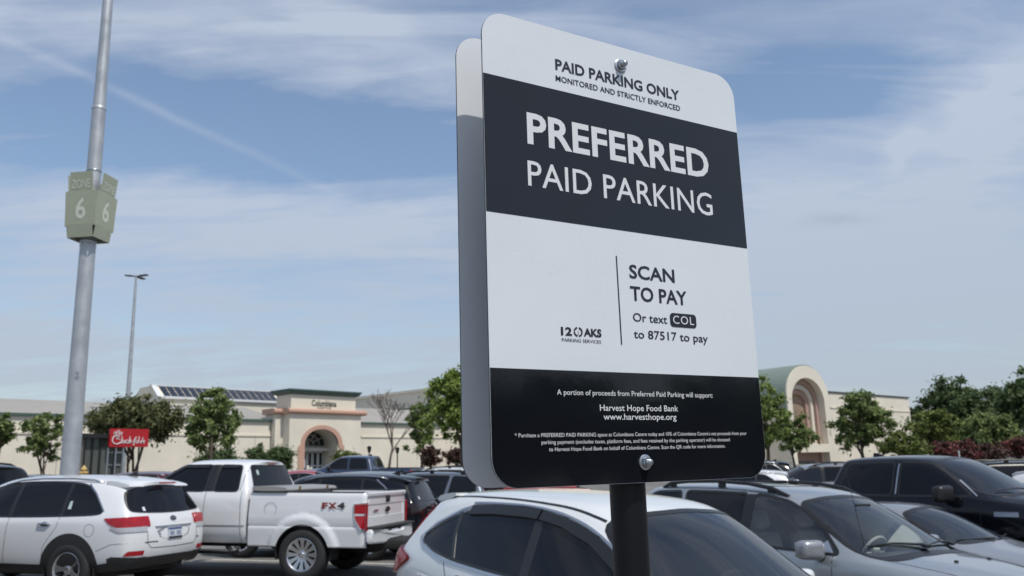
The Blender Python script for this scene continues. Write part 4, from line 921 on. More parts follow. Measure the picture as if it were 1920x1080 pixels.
def build_ram():
    r = empty('crew_cab_truck'); pm = P_BLACK
    A = lambda x, xr, wr, zr, xc, zc, zk=1.36, zs=1.24, w=1.02, wk=.955, **k: S(x, w, .52, zs, zk, wk, xr, wr, zr, xc, zc, zm=.92, **k)
    st = [A(1.98, 2.20, .70, 1.87, 2.14, 1.92, w=.99, wk=.92, xs=[1.98, 1.98, 1.98, 1.98, 1.98, 2.0, 2.18, 2.14, 2.12]), A(2.05, 2.32, .735, 1.90, 2.3, 1.955, w=1.015), A(2.7, 2.8, .75, 1.915, 2.8, 1.975), A(3.3, 3.3, .75, 1.91, 3.32, 1.97), A(3.75, 3.66, .735, 1.87, 3.8, 1.93),
          A(4.15, 4.02, .785, 1.62, 4.25, 1.68), A(4.5, 4.42, .845, 1.37, 4.68, 1.415, zk=1.34), A(5.0, 5.0, .74, 1.335, 5.05, 1.39, zk=1.27, zs=1.18, wk=.91), A(5.5, 5.5, .66, 1.29, 5.55, 1.33, zk=1.2, zs=1.12, w=.98, wk=.86), A(5.82, 5.8, .5, 1.18, 5.84, 1.21, zk=1.1, zs=1.02, w=.88, wk=.76)]
    s = Shell(st, 3, {5: .5, 6: .3, 1: .6, 4: .2}, .02, .06); arch(s, r, 4.93, .41, .47, .99)
    fw = fil([(4.26, 1.385), (3.99, 1.61), (3.76, 1.80), (3.6, 1.85), (3.22, 1.862), (3.21, 1.385)], .05); bw = fil([(3.11, 1.385), (3.12, 1.862), (2.42, 1.85), (2.36, 1.80), (2.23, 1.39)], .07)
    for md, sg_ in (('L', 1), ('R', -1)):
        for w, n in ((fw, 'front_side_window'), (bw, 'rear_side_window')):
            g = s.cut(n, [(md, w)], G_TINT, r); s.ribbon('window_trim', md, w, .03, M_TRIM, g, .004, True)
        s.ribbon('pillar_strip', md, [(3.17, 1.40), (3.19, 1.84)], .02, M_SATIN, r, .006) if sg_ < 0 else None
        s.ribbon('belt_strip', md, [(4.2, 1.375), (3.2, 1.37), (2.28, 1.375)], .025, M_TRIM, r, .005)
        s.ribbon('window_edge', md, [(4.32, 1.385), (4.05, 1.60)], .015, M_SATIN, r, .006)
        for x in (2.62, 3.52): handle(s, r, md, x, 1.17, M_TRIM, .24)
        mirror_part(r, 3.97, sg_*1.15, 1.42, M_TRIM, sg_, (.15, .28, .24))
        s.patch('fender_badge', md, plate4(4.55, 4.85, 1.13, 1.19), M_STEELC, r, .008)
        s.cut('headlight', [('F', [(sg_*.55, 1.12), (sg_*.92, 1.14), (sg_*.92, .92), (sg_*.58, .9)], lambda c: c.x > 5)], M_CLR, r, .006)
    seams(s, r, [[(3.18, .6), (3.18, 1.36)], [(4.35, .6), (4.38, 1.34)], [(2.2, .6), (2.22, 1.36)]], 'LR', .01)
    for q in (1, -1): seams(s, r, [[(4.6, q*.84), (5.2, q*.76), (5.75, q*.6)]], 'T', .012)
    ws = fil([(-.70, 1.85), (-.35, 1.90), (0, 1.915), (.35, 1.90), (.70, 1.85), (.855, 1.385), (.4, 1.415), (0, 1.43), (-.4, 1.415), (-.855, 1.385)], .1)
    g = s.cut('front_windscreen', [('F', ws, lambda c: c.x > 3.5)], G_TINT2, r); s.ribbon('windscreen_trim', 'F', ws, .03, M_TRIM, g, .004, True)
    for a, b in ((-.05, -.68), (.6, .05)):
        bm = bmesh.new(); tube(bm, [s.on('F', a, 1.43, .03)[0], s.on('F', (a+b)/2, 1.45, .04)[0], s.on('F', b, 1.44, .02)[0]], [.014, .01, .006], 6); obj('wiper', bm, M_TRIM, r)
    s.patch('hood_vent', 'T', plate4(4.95, 5.25, -.52, -.36), M_STEELC, r, .01); s.patch('hood_vent', 'T', plate4(4.95, 5.25, .36, .52), M_STEELC, r, .01)
    bm = bmesh.new(); a = s.on('T', 2.5, 0)[0]; prism(bm, [(a.x-.13, a.z-.01), (a.x+.10, a.z-.01), (a.x-.05, a.z+.055), (a.x-.12, a.z+.06)], -.014, .014, lambda u, v, w: Vector((u, w, v))); obj('shark_fin_aerial', bm, M_TRIM, r)
    rw = chaikin(plate4(-.62, .62, 1.42, 1.82), 1); s.cut('rear_window', [('B', rw, lambda c: c.x < 2.6)], G_TINT, r); s.patch('grille', 'F', chaikin(plate4(-.5, .5, .82, 1.14), 1), M_TRIM, r, .012)
    s.finish('cab', pm, r); bed(r, pm, .15, 1.955, 1.01, 1.37, .53, 1.18, .475)
    for sg_ in (1, -1):
        bm = bmesh.new(); box(bm, (.22, sg_*.97, 1.12), (.14, .09, .42), None, .02); obj('tail_light', bm, M_RED, r)
    for x in (1.18, 4.93):
        for y in (.88, -.88): wheel(r, x, y, .415, .275, .255, 6)
    return r
def build_sedan():
    r = empty('sedan_car'); pm = P_STEEL
    st = [S(0, .72, .40, .86, .98, .70, .10, .52, 1.03, .06, 1.045, xs=[.1, .05, .01, .0, .03, .06, .10, .07, .06]), S(.18, .86, .34, .90, 1.0, .78, .24, .58, 1.06, .22, 1.075), S(.6, .895, .26, .92, 1.0, .82, .62, .60, 1.075, .58, 1.10), S(.95, .90, .22, .92, .99, .835, .98, .62, 1.11, .86, 1.14), S(1.4, .90, .2, .91, .98, .84, 1.42, .60, 1.33, 1.3, 1.385), S(1.8, .90, .2, .90, .97, .84, 1.8, .585, 1.40, 1.8, 1.46),
          S(2.3, .90, .2, .89, .965, .84, 2.3, .585, 1.405, 2.32, 1.465), S(2.7, .90, .2, .88, .96, .84, 2.65, .57, 1.37, 2.82, 1.43), S(3.1, .90, .2, .87, .95, .84, 3.06, .64, 1.16, 3.28, 1.22), S(3.45, .90, .2, .86, .94, .83, 3.42, .70, .985, 3.66, 1.02), S(3.9, .895, .2, .83, .90, .79, 3.9, .62, .94, 3.96, .97), S(4.4, .86, .24, .76, .82, .70, 4.4, .50, .86, 4.45, .88), S(4.72, .72, .3, .66, .72, .58, 4.68, .4, .76, 4.74, .78, xs=[4.6, 4.66, 4.71, 4.74, 4.72, 4.69, 4.68, 4.71, 4.73])]
    s = Shell(st, 3, {5: .35, 6: .22, 1: .5})
    for x in (1.02, 3.8): arch(s, r, x, .33, .39, .88)
    win = chaikin([(3.25, .985), (2.98, 1.15), (2.7, 1.30), (2.4, 1.355), (1.9, 1.355), (1.5, 1.29), (1.2, 1.13), (1.1, 1.03), (1.3, 1.0), (2.4, .985)], 2)
    for md, sg_ in (('L', 1), ('R', -1)):
        g = s.cut('side_window', [(md, win)], G_TINT, r); s.ribbon('window_trim', md, win, .022, M_SATIN, g, .005, True); s.ribbon('pillar_cover', md, [(2.12, .98), (2.08, 1.37)], .07, M_TRIM, g, .005)
        for x in (1.45, 2.45): handle(s, r, md, x, .86, pm)
        mirror_part(r, 3.0, sg_*.98, 1.0, pm, sg_, (.12, .2, .14))
        s.cut('tail_light', [(md.lower(), fil([(-.2, .76), (.24, .79), (.2, .93), (-.2, .93)], .03), lambda c: c.x < .5, sg_*.48)], M_RED, r, .006)
        s.cut('headlight', [('F', plate4(*sorted((sg_*.92, sg_*.46)), .64, .78), lambda c: c.x > 4.2)], M_CLR, r, .005)
    seams(s, r, [[(2.15, .3), (2.13, .97)], [(3.15, .3), (3.22, .93)], [(1.05, 1.0), (1.3, .55), (1.34, .3)]])
    ws = fil([(-.55, 1.33), (-.3, 1.385), (0, 1.40), (.3, 1.385), (.55, 1.33), (.70, 1.0), (.35, 1.03), (0, 1.04), (-.35, 1.03), (-.70, 1.0)], .1)
    g = s.cut('front_windscreen', [('F', ws, lambda c: c.x > 2.3)], G_SHADE, r); s.ribbon('windscreen_trim', 'F', ws, .024, M_TRIM, g, .004, True)
    rw = chaikin([(-.54, 1.345), (0, 1.40), (.54, 1.345), (.62, 1.16), (0, 1.15), (-.62, 1.16)], 2); s.cut('rear_window', [('B', rw, lambda c: .5 < c.x < 1.9)], G_TINT, r)
    for a, b in ((-.1, -.6), (.5, .02)):
        bm = bmesh.new(); tube(bm, [s.on('F', a, 1.035, .025)[0], s.on('F', b, 1.035, .015)[0]], [.012, .006], 6); obj('wiper', bm, M_TRIM, r)
    s.patch('grille', 'F', chaikin(plate4(-.42, .42, .52, .74), 1), M_TRIM, r, .008); s.patch('number_plate', 'B', plate4(-.155, .155, .62, .76), bpy.data.materials['plate_white'], r, .01)
    for x in (1.02, 3.8):
        for y in (.80, -.80): wheel(r, x, y, .33, .215, .22, 5)
    s.finish('body', pm, r)
    tub(interior(r, .84, .9, 3.4, 3.12, 1.0, M_DASH, 1, .92, None, 2.3), [(.9, .76), (3.3, .8), (3.3, -.8), (.9, -.76)])
    return r
crv, high, sor, ford, ram, sed = build_crv(), build_highlander(), build_sorento(), build_f150(), build_ram(), build_sedan()
PLACES = dict(crv=(-.475, 8.25, -55.8, 1.2, -.015), high=(1.92, 11.42, -56.4, .2, -.14), ford=(-2.116, 14.896, 168.1, 0), sor=(-5.235, 13.2, 164.0, 0), ram=(4.32, 15.9, -51.6, 0, -.135), sed=(3.63, 13.24, -53.8, 0, -.15))
for k, o in dict(crv=crv, high=high, ford=ford, sor=sor, ram=ram, sed=sed).items():
    x, y, a, t = PLACES[k][:4]; place(o, x, y, a, PLACES[k][4] if len(PLACES[k]) > 4 else None, t)
def relabel(root, name, label, cat, group=None):
    root.name = name; tag(root, label, cat, group)
    return root
sed.matrix_world = sed.matrix_world @ Matrix.Scale(.95, 4)
relabel(sor, 'family_suv', 'white suv seen from behind at lower left, dark cladding and sloping rear window', 'car')
relabel(ford, 'pickup_truck', 'white extended cab pickup truck with red and black side decal and tool box', 'pickup truck')
relabel(ram, 'crew_cab_truck', 'glossy black crew cab pickup truck at right, tallest vehicle of its row', 'pickup truck')
relabel(sed, 'sedan_car', 'low silver grey sedan squeezed between the silver suv and the black truck', 'car')
# the tool box lies across the pickup's bed
tb = empty('tool_box')
bm = bmesh.new(); prism(bm, [(1.58, 1.16), (1.58, 1.42), (2.16, 1.42), (2.16, 1.16)], -.80, .80, lambda u, v, w: Vector((u, w, v))); prism(bm, [(1.55, 1.405), (1.55, 1.44), (2.17, 1.44), (2.17, 1.405)], -.97, .97, lambda u, v, w: Vector((u, w, v))); M_BOX = mat('grey_tool_box', (.20, .20, .195), .45, .2, var=.08); obj('box', bm, M_BOX, tb)
bm = bmesh.new(); prism(bm, chaikin([(1.54, 1.442), (1.54, 1.47), (1.60, 1.505), (2.12, 1.525), (2.18, 1.50), (2.18, 1.442)], 1), -.99, .99, lambda u, v, w: Vector((u, w, v-.03*max(0, abs(w)-.75)/.24))); lid = obj('lid', bm, mat('grey_tool_box_lid', (.30, .295, .285), .4, .2, var=.06), tb, 40)
M_BRASS = mat('brass_latch', (.5, .36, .12), .25, 1.)
for y in (-.55, .55): bm = bmesh.new(); box(bm, (1.532, y, 1.455), (.02, .07, .06), None, .008); obj('latch', bm, M_BRASS, lid)
tb.matrix_world = ford.matrix_world.copy()
tag(tb, 'grey cross bed tool box with brass latches behind the white cab', 'tool box')
def variant(src, pm, new, x, y, yaw, name, label, cat, group=None, z=None, k=1.):
    c = copy_tree(src); c.name = name
    st = [c]
    while st:
        o = st.pop(); st += kids(o)
        if o.type == 'MESH':
            for sl in o.material_slots:
                if new is P_BLACK and sl.material in (M_RED, M_CLR): sl.link = 'OBJECT'; sl.material = M_SMOKE
                elif sl.material is pm or sl.material is G_CLEAR or sl.material is G_SHADE:
                    q = new if sl.material is pm else G_TINT2; sl.link = 'OBJECT'; sl.material = q
    place(c, x, y, yaw, z); c.matrix_world = c.matrix_world @ Matrix.Scale(k, 4); tag(c, label, cat, group); return c
def at(px, Y): return hit(px, 870, Y).x
BG = 'cars parked in the rows behind'
V = [(sor, P_WHITE, P_BLACK, at(810, 18.0), 18.0, 168, 'hatch_suv', 'black hatchback suv just behind the white pickup bed, rear window to the right'),
     (high, P_SILVER, P_GREY, at(930, 21.2), 21.2, 167, 'wagon_suv', 'blue grey suv with roof rails and long dark rear window left of the sign'),
     (sor, P_WHITE, P_GREY, at(800, 24.6), 24.6, 167, 'wagon_suv', 'grey suv whose roof shows above the black hatchback, left of the railed suv'),
     (high, P_SILVER, P_WHITE, at(925, 31.), 31., 168, 'wagon_suv', 'white suv with roof rack behind the blue grey suv, beside the sign edge'),
     (ram, P_BLACK, P_BLUE, at(790, 39), 39., 170, 'crew_cab_truck', 'dark blue pickup truck far behind, in front of the bare tree'),
     (sed, P_STEEL, P_RED, at(470, 36), 36., 5, 'sedan_car', 'red sedan whose nose shows right of the white pickup cab near the entrance'),
     (ram, P_BLACK, P_RED, at(1022, 19.), 19., 95, 'crew_cab_truck', 'red pickup tailgate showing just under the bottom edge of the sign'),
     (sor, P_WHITE, P_WHITE, at(1492, 27), 27., 168, 'wagon_suv', 'white suv with sunlit tailgate right of the sign, behind the silver roof rails'),
     (high, P_SILVER, P_STEEL, at(1640, 31), 31., 172, 'wagon_suv', 'grey suv left of the black truck, in front of the arched store entrance'),
     (sed, P_STEEL, P_WHITE, at(1492, 21.5), 21.5, 168, 'sedan_car', 'white sedan roof glimpsed between the roof rails of the silver suv'),
     (high, P_SILVER, P_BLACK, at(1990, 22), 22., 174, 'wagon_suv', 'black suv with roof rails at the right edge behind the black truck'),
     (crv, P_PEARL, P_WHITE, at(1880, 19.6), 19.6, -50, 'hatch_suv', 'white car at the right edge between the black truck and the black railed suv'),
     (high, P_SILVER, P_BLACK, at(23, 19.5), 19.5, 165, 'wagon_suv', 'dark suv with red tail lamp cut by the left edge of the photo'),
     (crv, P_PEARL, P_NAVY, at(118, 28), 28., 150, 'hatch_suv', 'dark purple car just left of the grey light pole, far row'),
     (sed, P_STEEL, P_GREY, at(262, 34), 34., 0, 'sedan_car', 'grey sedan between the light pole and the maroon suv'),
     (sor, P_WHITE, P_MAROON, at(372, 27.5), 27.5, 168, 'wagon_suv', 'maroon suv behind the white suv and the pickup windscreen'),
     (sed, P_STEEL, P_GREY, at(95, 23), 23., 165, 'sedan_car', 'grey sedan low behind the white suv at far left, under the purple car'),
     (sed, P_STEEL, P_STEEL, at(-8, 10.3)-.82, 10.3, 140, 'sedan_car', 'silver car corner with red lamp at the bottom left edge, nearest car there'),
     (sor, P_WHITE, P_BLACK, at(1490, 36), 36., 172, 'wagon_suv', 'dark suv far behind the white suv with sunlit tailgate')]
if not globals().get('SKIP_BG'):
    for src, pm, new, x, y, a, n, l in V: variant(src, pm, new, x, y, a, n, l, 'pickup truck' if src is ram else 'car', BG, None, 1.14 if 'cut by the left' in l else 1.07 if 'at the right edge behind' in l else 1.)
# ------------------------------------------------------------------ buildings
M_STUC = mat('cream_stucco', (.66, .61, .515), .9, var=.09, vscale=.35, bump=.05, bscale=8); M_STUC2 = mat('pale_stucco', (.68, .63, .52), .9, var=.05, vscale=.3)
M_TERRA = mat('terracotta_trim', (.46, .285, .215), .85, var=.06, vscale=.6); M_GREEN = mat('green_cornice', (.055, .10, .085), .5, var=.08); M_ROOF = mat('grey_roof', (.30, .285, .262), .8, var=.08, vscale=.4)
M_WGLASS = mat('window_glass', (.018, .024, .028), .05, 0, 0, spec=.6); M_WFRAME = mat('window_frame', (.42, .40, .36), .6); M_PANEL = mat('solar_cell', (.012, .018, .035), .12, .2, .5); M_WMETAL = mat('white_metal', (.62, .64, .65), .5)
M_VGREEN = mat('sage_metal_roof', (.20, .245, .21), .55, .1, var=.06, vscale=.5); M_PINK = mat('rose_stucco', (.40, .27, .225), .9, var=.05, vscale=.5)
class Site:
    def __init__(s, ox, oy, phi):
        s.o = Vector((ox, oy, gz(ox, oy))); s.phi = R(phi); c, n = math.cos(s.phi), math.sin(s.phi); s.x = Vector((c, n, 0)); s.y = Vector((-n, c, 0))
    def root(s, name): return empty(name, s.o, s.phi)
    def uz(s, px, py, y0=0.):
        """where the line of sight to a photo point meets the upright plane y = y0 of this building"""
        d = dirpx(px, py); e = Vector((0, 0, EYE)); t = ((s.o+s.y*y0-e).dot(s.y))/d.dot(s.y); p = e+d*t-s.o; return p.dot(s.x), p.z
    def u(s, px, y0=0., py=860): return s.uz(px, py, y0)[0]
    def z(s, px, py, y0=0.): return s.uz(px, py, y0)[1]
def wallbox(name, m, par, x0, x1, y0, y1, z0, z1):
    bm = bmesh.new(); box(bm, ((x0+x1)/2, (y0+y1)/2, (z0+z1)/2), (x1-x0, y1-y0, z1-z0)); return obj(name, bm, m, par)
def archpts(a, b, zs, zt, n=24):
    c, r = (a+b)/2, (b-a)/2; return [(c-r*math.cos(math.pi*k/n), zs+(zt-zs)*math.sin(math.pi*k/n)) for k in range(n+1)]
def slab(name, m, par, poly, y0, y1):
    bm = bmesh.new(); prism(bm, poly, y0, y1, lambda u, v, w: Vector((u, w, v))); return obj(name, bm, m, par)
B = Site(-19.7, 75, 47.5)
mall = B.root('shopping_mall'); tag(mall, 'long cream stucco mall with green cornice and solar panels on its roof', 'building')
HW = B.z(20, 776); ue0, ue1 = B.u(514, -.6)+2.2, B.u(676)
wallbox('wall', M_STUC, mall, -42, ue0-2.3, 0, .5, -1, HW-.1); wallbox('wall', M_STUC, mall, ue1, 22.4, 0, .5, -1, HW-.1)
for a, b in ((-42, ue0-2.3), (ue1, 22.4)):
    wallbox('cornice', M_GREEN, mall, a, b, -.22, .6, HW-.1, HW+.08); wallbox('wall_moulding', M_STUC2, mall, a, b, -.09, .002, HW-1.35, HW-1.2)
bm = bmesh.new(); prism(bm, [(.6, HW), (.6, HW+.1), (6.5, HW+1.6), (16, HW+1.6), (16, HW)], -42, ue0-1, lambda u, v, w: Vector((w, u, v))); obj('roof', bm, M_ROOF, mall)
for k in range(9): wallbox('wall_joint', M_ROOF, mall, -40+k*5.2, -39.96+k*5.2, -.006, .002, 0, HW-1.4)
# clerestory with a row of solar panels on its slope
u0, u1 = B.u(296, 9), B.u(522, 9); zt, zb, zw = B.z(400, 728, 10), B.z(400, 749, 9), HW+1.2
bm = bmesh.new(); prism(bm, [(9, zw-2), (9, zb), (10.6, zt), (13, zt), (14.6, zb), (14.6, zw-2)], u0-.2, u1+1.5, lambda u, v, w: Vector((w, u, v))); clr = obj('clerestory', bm, M_STUC2, mall)
wallbox('eaves', M_WMETAL, clr, u0-.5, u1+1.6, 8.75, 9.0, zb-.12, zb+.1)
sl = Vector((0, 1.6, zt-zb)); n = 17
for k in range(n):
    a = u0+.35+(u1-u0-.4)*k/n; w = (u1-u0-.4)/n*.86
    bm = bmesh.new(); nrm = Vector((0, -(zt-zb), 1.6)).normalized()*.06; fr = []
    for t0, t1 in ((.06, .5), (.53, .97)):
        q = [Vector((a, 9, zb))+sl*t0+nrm, Vector((a+w, 9, zb))+sl*t0+nrm, Vector((a+w, 9, zb))+sl*t1+nrm, Vector((a, 9, zb))+sl*t1+nrm]
        f = bm.faces.new([bm.verts.new(p) for p in q]); bmesh.ops.extrude_discrete_faces(bm, faces=[f])
    obj('solar_panel', bm, M_PANEL, clr)
bm = bmesh.new(); prism(bm, [(9-.01, zb), (10.6, zt+.08), (10.6, zt)], u0-.3, u0+.15, lambda u, v, w: Vector((w, u, v))); prism(bm, [(10.5, zt), (10.5, zt+.12), (10.9, zt+.12), (10.9, zt)], u0-.3, u1+1.5, lambda u, v, w: Vector((w, u, v))); obj('roof_edge', bm, M_WMETAL, clr)
# taller wing whose shaded side is seen right of the entrance
zq = B.z(672, 750, 24)
wing = B.root('store_wing'); wallbox('wall', M_STUC, wing, 22.5, 60, -9, 24, -1, zq-.3); wallbox('parapet', M_STUC2, wing, 22.3, 60.2, -9.2, 24.2, zq-.3, zq); wallbox('wall_moulding', M_GREEN, wing, 22.38, 22.52, -9.1, 24, zq-2.2, zq-2.05)
tag(wing, 'tall cream mall wing with shaded left side, between the entrance and the sign', 'building')
bm = bmesh.new(); prism(bm, [(.6, HW), (.6, HW+.1), (5.5, HW+1.9), (20, HW+1.9), (20, HW)], ue1-.5, 22.4, lambda u, v, w: Vector((w, u, v))); obj('roof', bm, M_ROOF, mall)
# ---- entrance
ent = B.root('mall_entrance'); tag(ent, 'cream mall entrance tower with terracotta arch and dark letters above doors', 'building')
yf = -1.6; f = lambda px: B.u(px, yf); g = lambda px, py: B.z(px, py, yf)
a0, a1, zs, zt = f(570), f(633), g(600, 832), g(600, 804.5); zband = g(600, 777); o0, o1 = f(541), f(676)
slab('wall', M_STUC, ent, [(o0, -1), (a0, -1)]+archpts(a0, a1, zs, zt)+[(a1, -1), (o1, -1), (o1, zband), (o0, zband)], yf, 1.0)
oL = B.u(514, -.6); wallbox('side_wall', M_STUC, ent, oL, o0, -.6, .95, -1, zband)
bandm = [(0, 0), (-.22, .05), (-.3, .14), (-.3, .3), (-.18, .42), (0, .46)]
bm = bmesh.new()
for x0, x1, y0 in ((o0-.3, o1+.45, yf), (oL-.3, o0-.3, -.6)): prism(bm, [(y0+p[0]*1.2, zband+p[1]) for p in bandm]+[(1.1, zband+.46), (1.1, zband)], x0, x1, lambda u, v, w: Vector((w, u, v)))
obj('string_course', bm, M_TERRA, ent)
t0, t1, zc = f(543.5), f(666), g(605, 742)
wallbox('parapet_block', M_STUC2, ent, t0, t1, yf+.05, .75, zband+.45, zc); 
cor = [(0, 0), (-.25, .12), (-.32, .2), (-.32, .30), (-.42, .34), (-.42, .46)]
bm = bmesh.new(); K = [[(t0+p[0], yf+.05+p[0]), (t1-p[0], yf+.05+p[0]), (t1-p[0], .75-p[0]), (t0+p[0], .75-p[0])] for p in cor]; V2 = [[bm.verts.new((q[0], q[1], zc+p[1])) for q in k] for k, p in zip(K, cor)]
for A_, B_ in zip(V2, V2[1:]):
    for k in range(4): bm.faces.new((A_[k], A_[(k+1) % 4], B_[(k+1) % 4], B_[k]))
bm.faces.new(V2[-1]); obj('cornice', bm, M_GREEN, ent)
b0, b1, zs2, zt2 = f(559), f(644.5), zs, g(600, 797)
slab('arch_trim', M_TERRA, ent, [(b0-.05, zs-.25)]+[(b0, zs-.25)]+archpts(b0+.22, b1-.22, zs, zt2)+[(b1, zs-.25), (b1, zs-.5), (b1-.45, zs-.5)]+[(p[0]*1, p[1]) for p in archpts(a0, a1, zs, zt)][::-1]+[(a0, -1), (b0, -1)], yf-.09, yf+.2)
yw = .55; gl = slab('arch_window', M_WGLASS, ent, [(a0, zs-.1)]+archpts(a0, a1, zs, zt)+[(a1, zs-.1)], yw, yw+.1)
cxm, rr = (a0+a1)/2, (a1-a0)/2; bm = bmesh.new()
for k in range(1, 6):
    a = math.pi*k/6; tube(bm, [(cxm+rr*.35*math.cos(a), yw-.03, zs+(zt-zs)*.35*math.sin(a)), (cxm+rr*math.cos(a), yw-.03, zs+(zt-zs)*math.sin(a))], .05, 6)
for q in (.35, .7): tube(bm, [(cxm+rr*q*math.cos(math.pi*k/16), yw-.03, zs+(zt-zs)*q*math.sin(math.pi*k/16)) for k in range(17)], .05, 6)
obj('window_frame', bm, M_WFRAME, gl)
zl = g(600, 845); wallbox('door_canopy', M_WFRAME, ent, a0, a1, -.4, yw+.1, zl, zl+.28); wallbox('lintel', M_WFRAME, ent, a0, a1, yw-.1, yw+.1, zl+.28, zs-.1); wallbox('vestibule', M_WGLASS, ent, a0, a1, yw+.05, yw+.12, -.5, zl)
for k in range(5):
    x = a0+.55+(a1-a0-.6)*k/5; w = (a1-a0-.6)/5-.06; bm = bmesh.new()
    for c, s_ in (((x+.04, .5, zl/2-.2), (.08, .08, zl+.4)), ((x+w-.04, .5, zl/2-.2), (.08, .08, zl+.4)), ((x+w/2, .5, zl-.06), (w, .08, .12)), ((x+w/2, .5, .9), (w, .07, .09)), ((x+w/2, .5, 0), (w, .08, .2))): box(bm, c, s_)
    obj('door', bm, M_WMETAL, ent)
bm = bmesh.new(); box(bm, (a0+.75, -.2, 1.1), (.5, .06, 1.2)); po = obj('notice_board', bm, mat('blue_poster', (.05, .13, .35), .5), ent); bm = bmesh.new(); box(bm, (a0+.9, -.24, 1.1), (.22, .03, .7)); obj('notice_sheet', bm, M_WHITE, po)
Mx = Matrix(((1, 0, 0, 0), (0, 0, -1, yf+.03), (0, 1, 0, 0), (0, 0, 0, 1))); M_LET = mat('bronze_letter', (.05, .05, .045), .5)
text('lettering', 'Columbiana', f(582.5), f(629.5), g(605, 762), g(605, 750.5)-g(605, 762), Mx, M_LET, ent, .03, 1.); text('lettering', 'CENTRE', f(593.5), f(619), g(605, 766.5), g(605, 763)-g(605, 766.5), Mx, M_LET, ent, .03, 1.6)
# ---- glazed restaurant kiosk with its red sign, left
yk = -16.; k0, k1 = B.u(156, yk), B.u(229, yk); zk = B.z(190, 822, yk)
kio = B.root('restaurant_kiosk'); tag(kio, 'dark glazed flat roofed kiosk in front of the mall wall, behind the red sign', 'building')
wallbox('glass_wall', mat('reflection_toned_glass', (.085, .095, .09), .12, var=.3, vscale=.6), kio, k0, k1, yk, yk+1.6, -1, zk); wallbox('flat_roof', M_TRIM, kio, k0-.3, k1+.3, yk-.4, yk+1.8, zk, zk+.24)  # the glass wall's grey-green reflection is put into its base colour
for k in range(6):
    x = k0+(k1-k0)*k/5; bm = bmesh.new(); box(bm, (x, yk-.04, zk/2-.5), (.1, .1, zk+1)); obj('mullion', bm, M_SATIN if k > 2 else M_TRIM, kio)
for zz in (.9, 1.6): wallbox('transom', M_SATIN, kio, k0+(k1-k0)*3/5+.06, k1-.06, yk-.07, yk, zz, zz+.07)
ys = yk-.55; s0, s1, q0, q1 = B.u(203, ys), B.u(276, ys), B.z(240, 838, ys), B.z(240, 804, ys)
sh = B.root('shop_sign'); tag(sh, 'red rectangular shop sign with white script lettering in front of the trees', 'sign')
M_SIGNRED = mat('sign_red', (.36, .008, .014), .4); M_SCRIPT = mat('script_white', (.7, .7, .7), .5)
wallbox('sign_panel', M_SIGNRED, sh, s0, s1, ys, ys+.2, q0, q1)
for x in (s0+.4, s1-.4): bm = bmesh.new(); tube(bm, [(x, ys+.25, -1), (x, ys+.25, q1-.1)], .05, 8); obj('sign_post', bm, M_TRIM, sh)
W_, H_ = s1-s0, q1-q0
def sc2(u, v): return (s0+W_*(u-815)/290, ys-.03, q1-H_*(v-570)/140)
bm = bmesh.new(); th = W_*.011
ccx, ccy = 866, 655
tube(bm, [sc2(ccx+33*math.cos(R(a)), ccy-33*math.sin(R(a))) for a in range(50, 331, 14)], th*1.15, 6); tube(bm, [sc2(*p) for p in ((880, 640), (872, 632), (862, 640), (866, 652), (878, 648), (892, 655))], th*.7, 6)
for p in (((845, 616), (842, 600), (852, 594), (858, 612)), ((860, 612), (866, 588), (880, 582), (878, 612)), ((880, 614), (892, 596), (904, 600), (894, 620))): tube(bm, [sc2(*q) for q in p], th*.9, 6)
for p in (((905, 628), (900, 682), (904, 662), (914, 656), (914, 682)), ((926, 658), (923, 682)), ((950, 662), (940, 656), (933, 668), (938, 682), (950, 678)), ((962, 628), (956, 682), (958, 668), (974, 656)), ((962, 666), (976, 682)), ((980, 668), (992, 668)),
          ((1016, 636), (1006, 634), (1000, 650), (996, 692), (986, 696)), ((992, 656), (1010, 656)), ((1018, 658), (1014, 682)), ((1032, 630), (1026, 682)), ((1034, 668), (1044, 668)), ((1046, 684), (1060, 634), (1072, 684)), ((1050, 668), (1078, 664))): tube(bm, [sc2(*q) for q in p], th, 6)
obj('script_lettering', bm, M_SCRIPT, sh)
# ---- department store at the right
D2 = Site(hit(1560, 860, 100).x, 100, 41)
st = D2.root('department_store'); tag(st, 'cream department store with barrel vaulted green roof and tall arched recess, right of sign', 'building')
u = lambda px, y0=0: D2.u(px, y0); z = lambda px, py, y0=0: D2.z(px, py, y0)
zr = z(1640, 740); wallbox('wall', M_STUC, st, u(1566), u(1717), 0, 22, -1, zr-.12); wallbox('parapet_edge', M_TRIM, st, u(1566), u(1718), -.15, 22, zr-.12, zr); wallbox('wall_moulding', M_STUC2, st, u(1566), u(1717), -.08, 0.02, zr-2.0, zr-1.8)
wallbox('wall', M_STUC, st, u(1380), u(1490), 1, 22, -1, zr-1.2)
yv = -2.5; v0, v1 = u(1486.5, yv), u(1566, yv); zsp, ztp = z(1520, 745, yv), z(1524, 687, yv); i0, i1, zi, zit = u(1496, yv), u(1557, yv), z(1520, 752, yv), z(1524, 709.5, yv)
slab('arched_front', M_STUC, st, [(v0, -1), (i0, -1)]+archpts(i0, i1, zi, zit)+[(i1, -1), (v1, -1)]+archpts(v0, v1, zsp, ztp)[::-1], yv, yv+.8)
wallbox('side_wall', M_STUC, st, v1-.5, v1-.02, yv+.8, 0, -1, zsp-.6)
e = .35
for k in range(3):
    a, b = i0+.02+k*.55, i1-.02-k*.55; slab('arch_step', (M_PINK, M_STUC, M_PINK)[k], st, [(a, -1), (a+.5, -1)]+archpts(a+.5, b-.5, zi, zit-.55-.55*k)+[(b-.5, -1), (b, -1)]+archpts(a, b, zi, zit-.05-.55*k)[::-1], yv+.8+.3*k, yv+1.1+.3*k+.02)
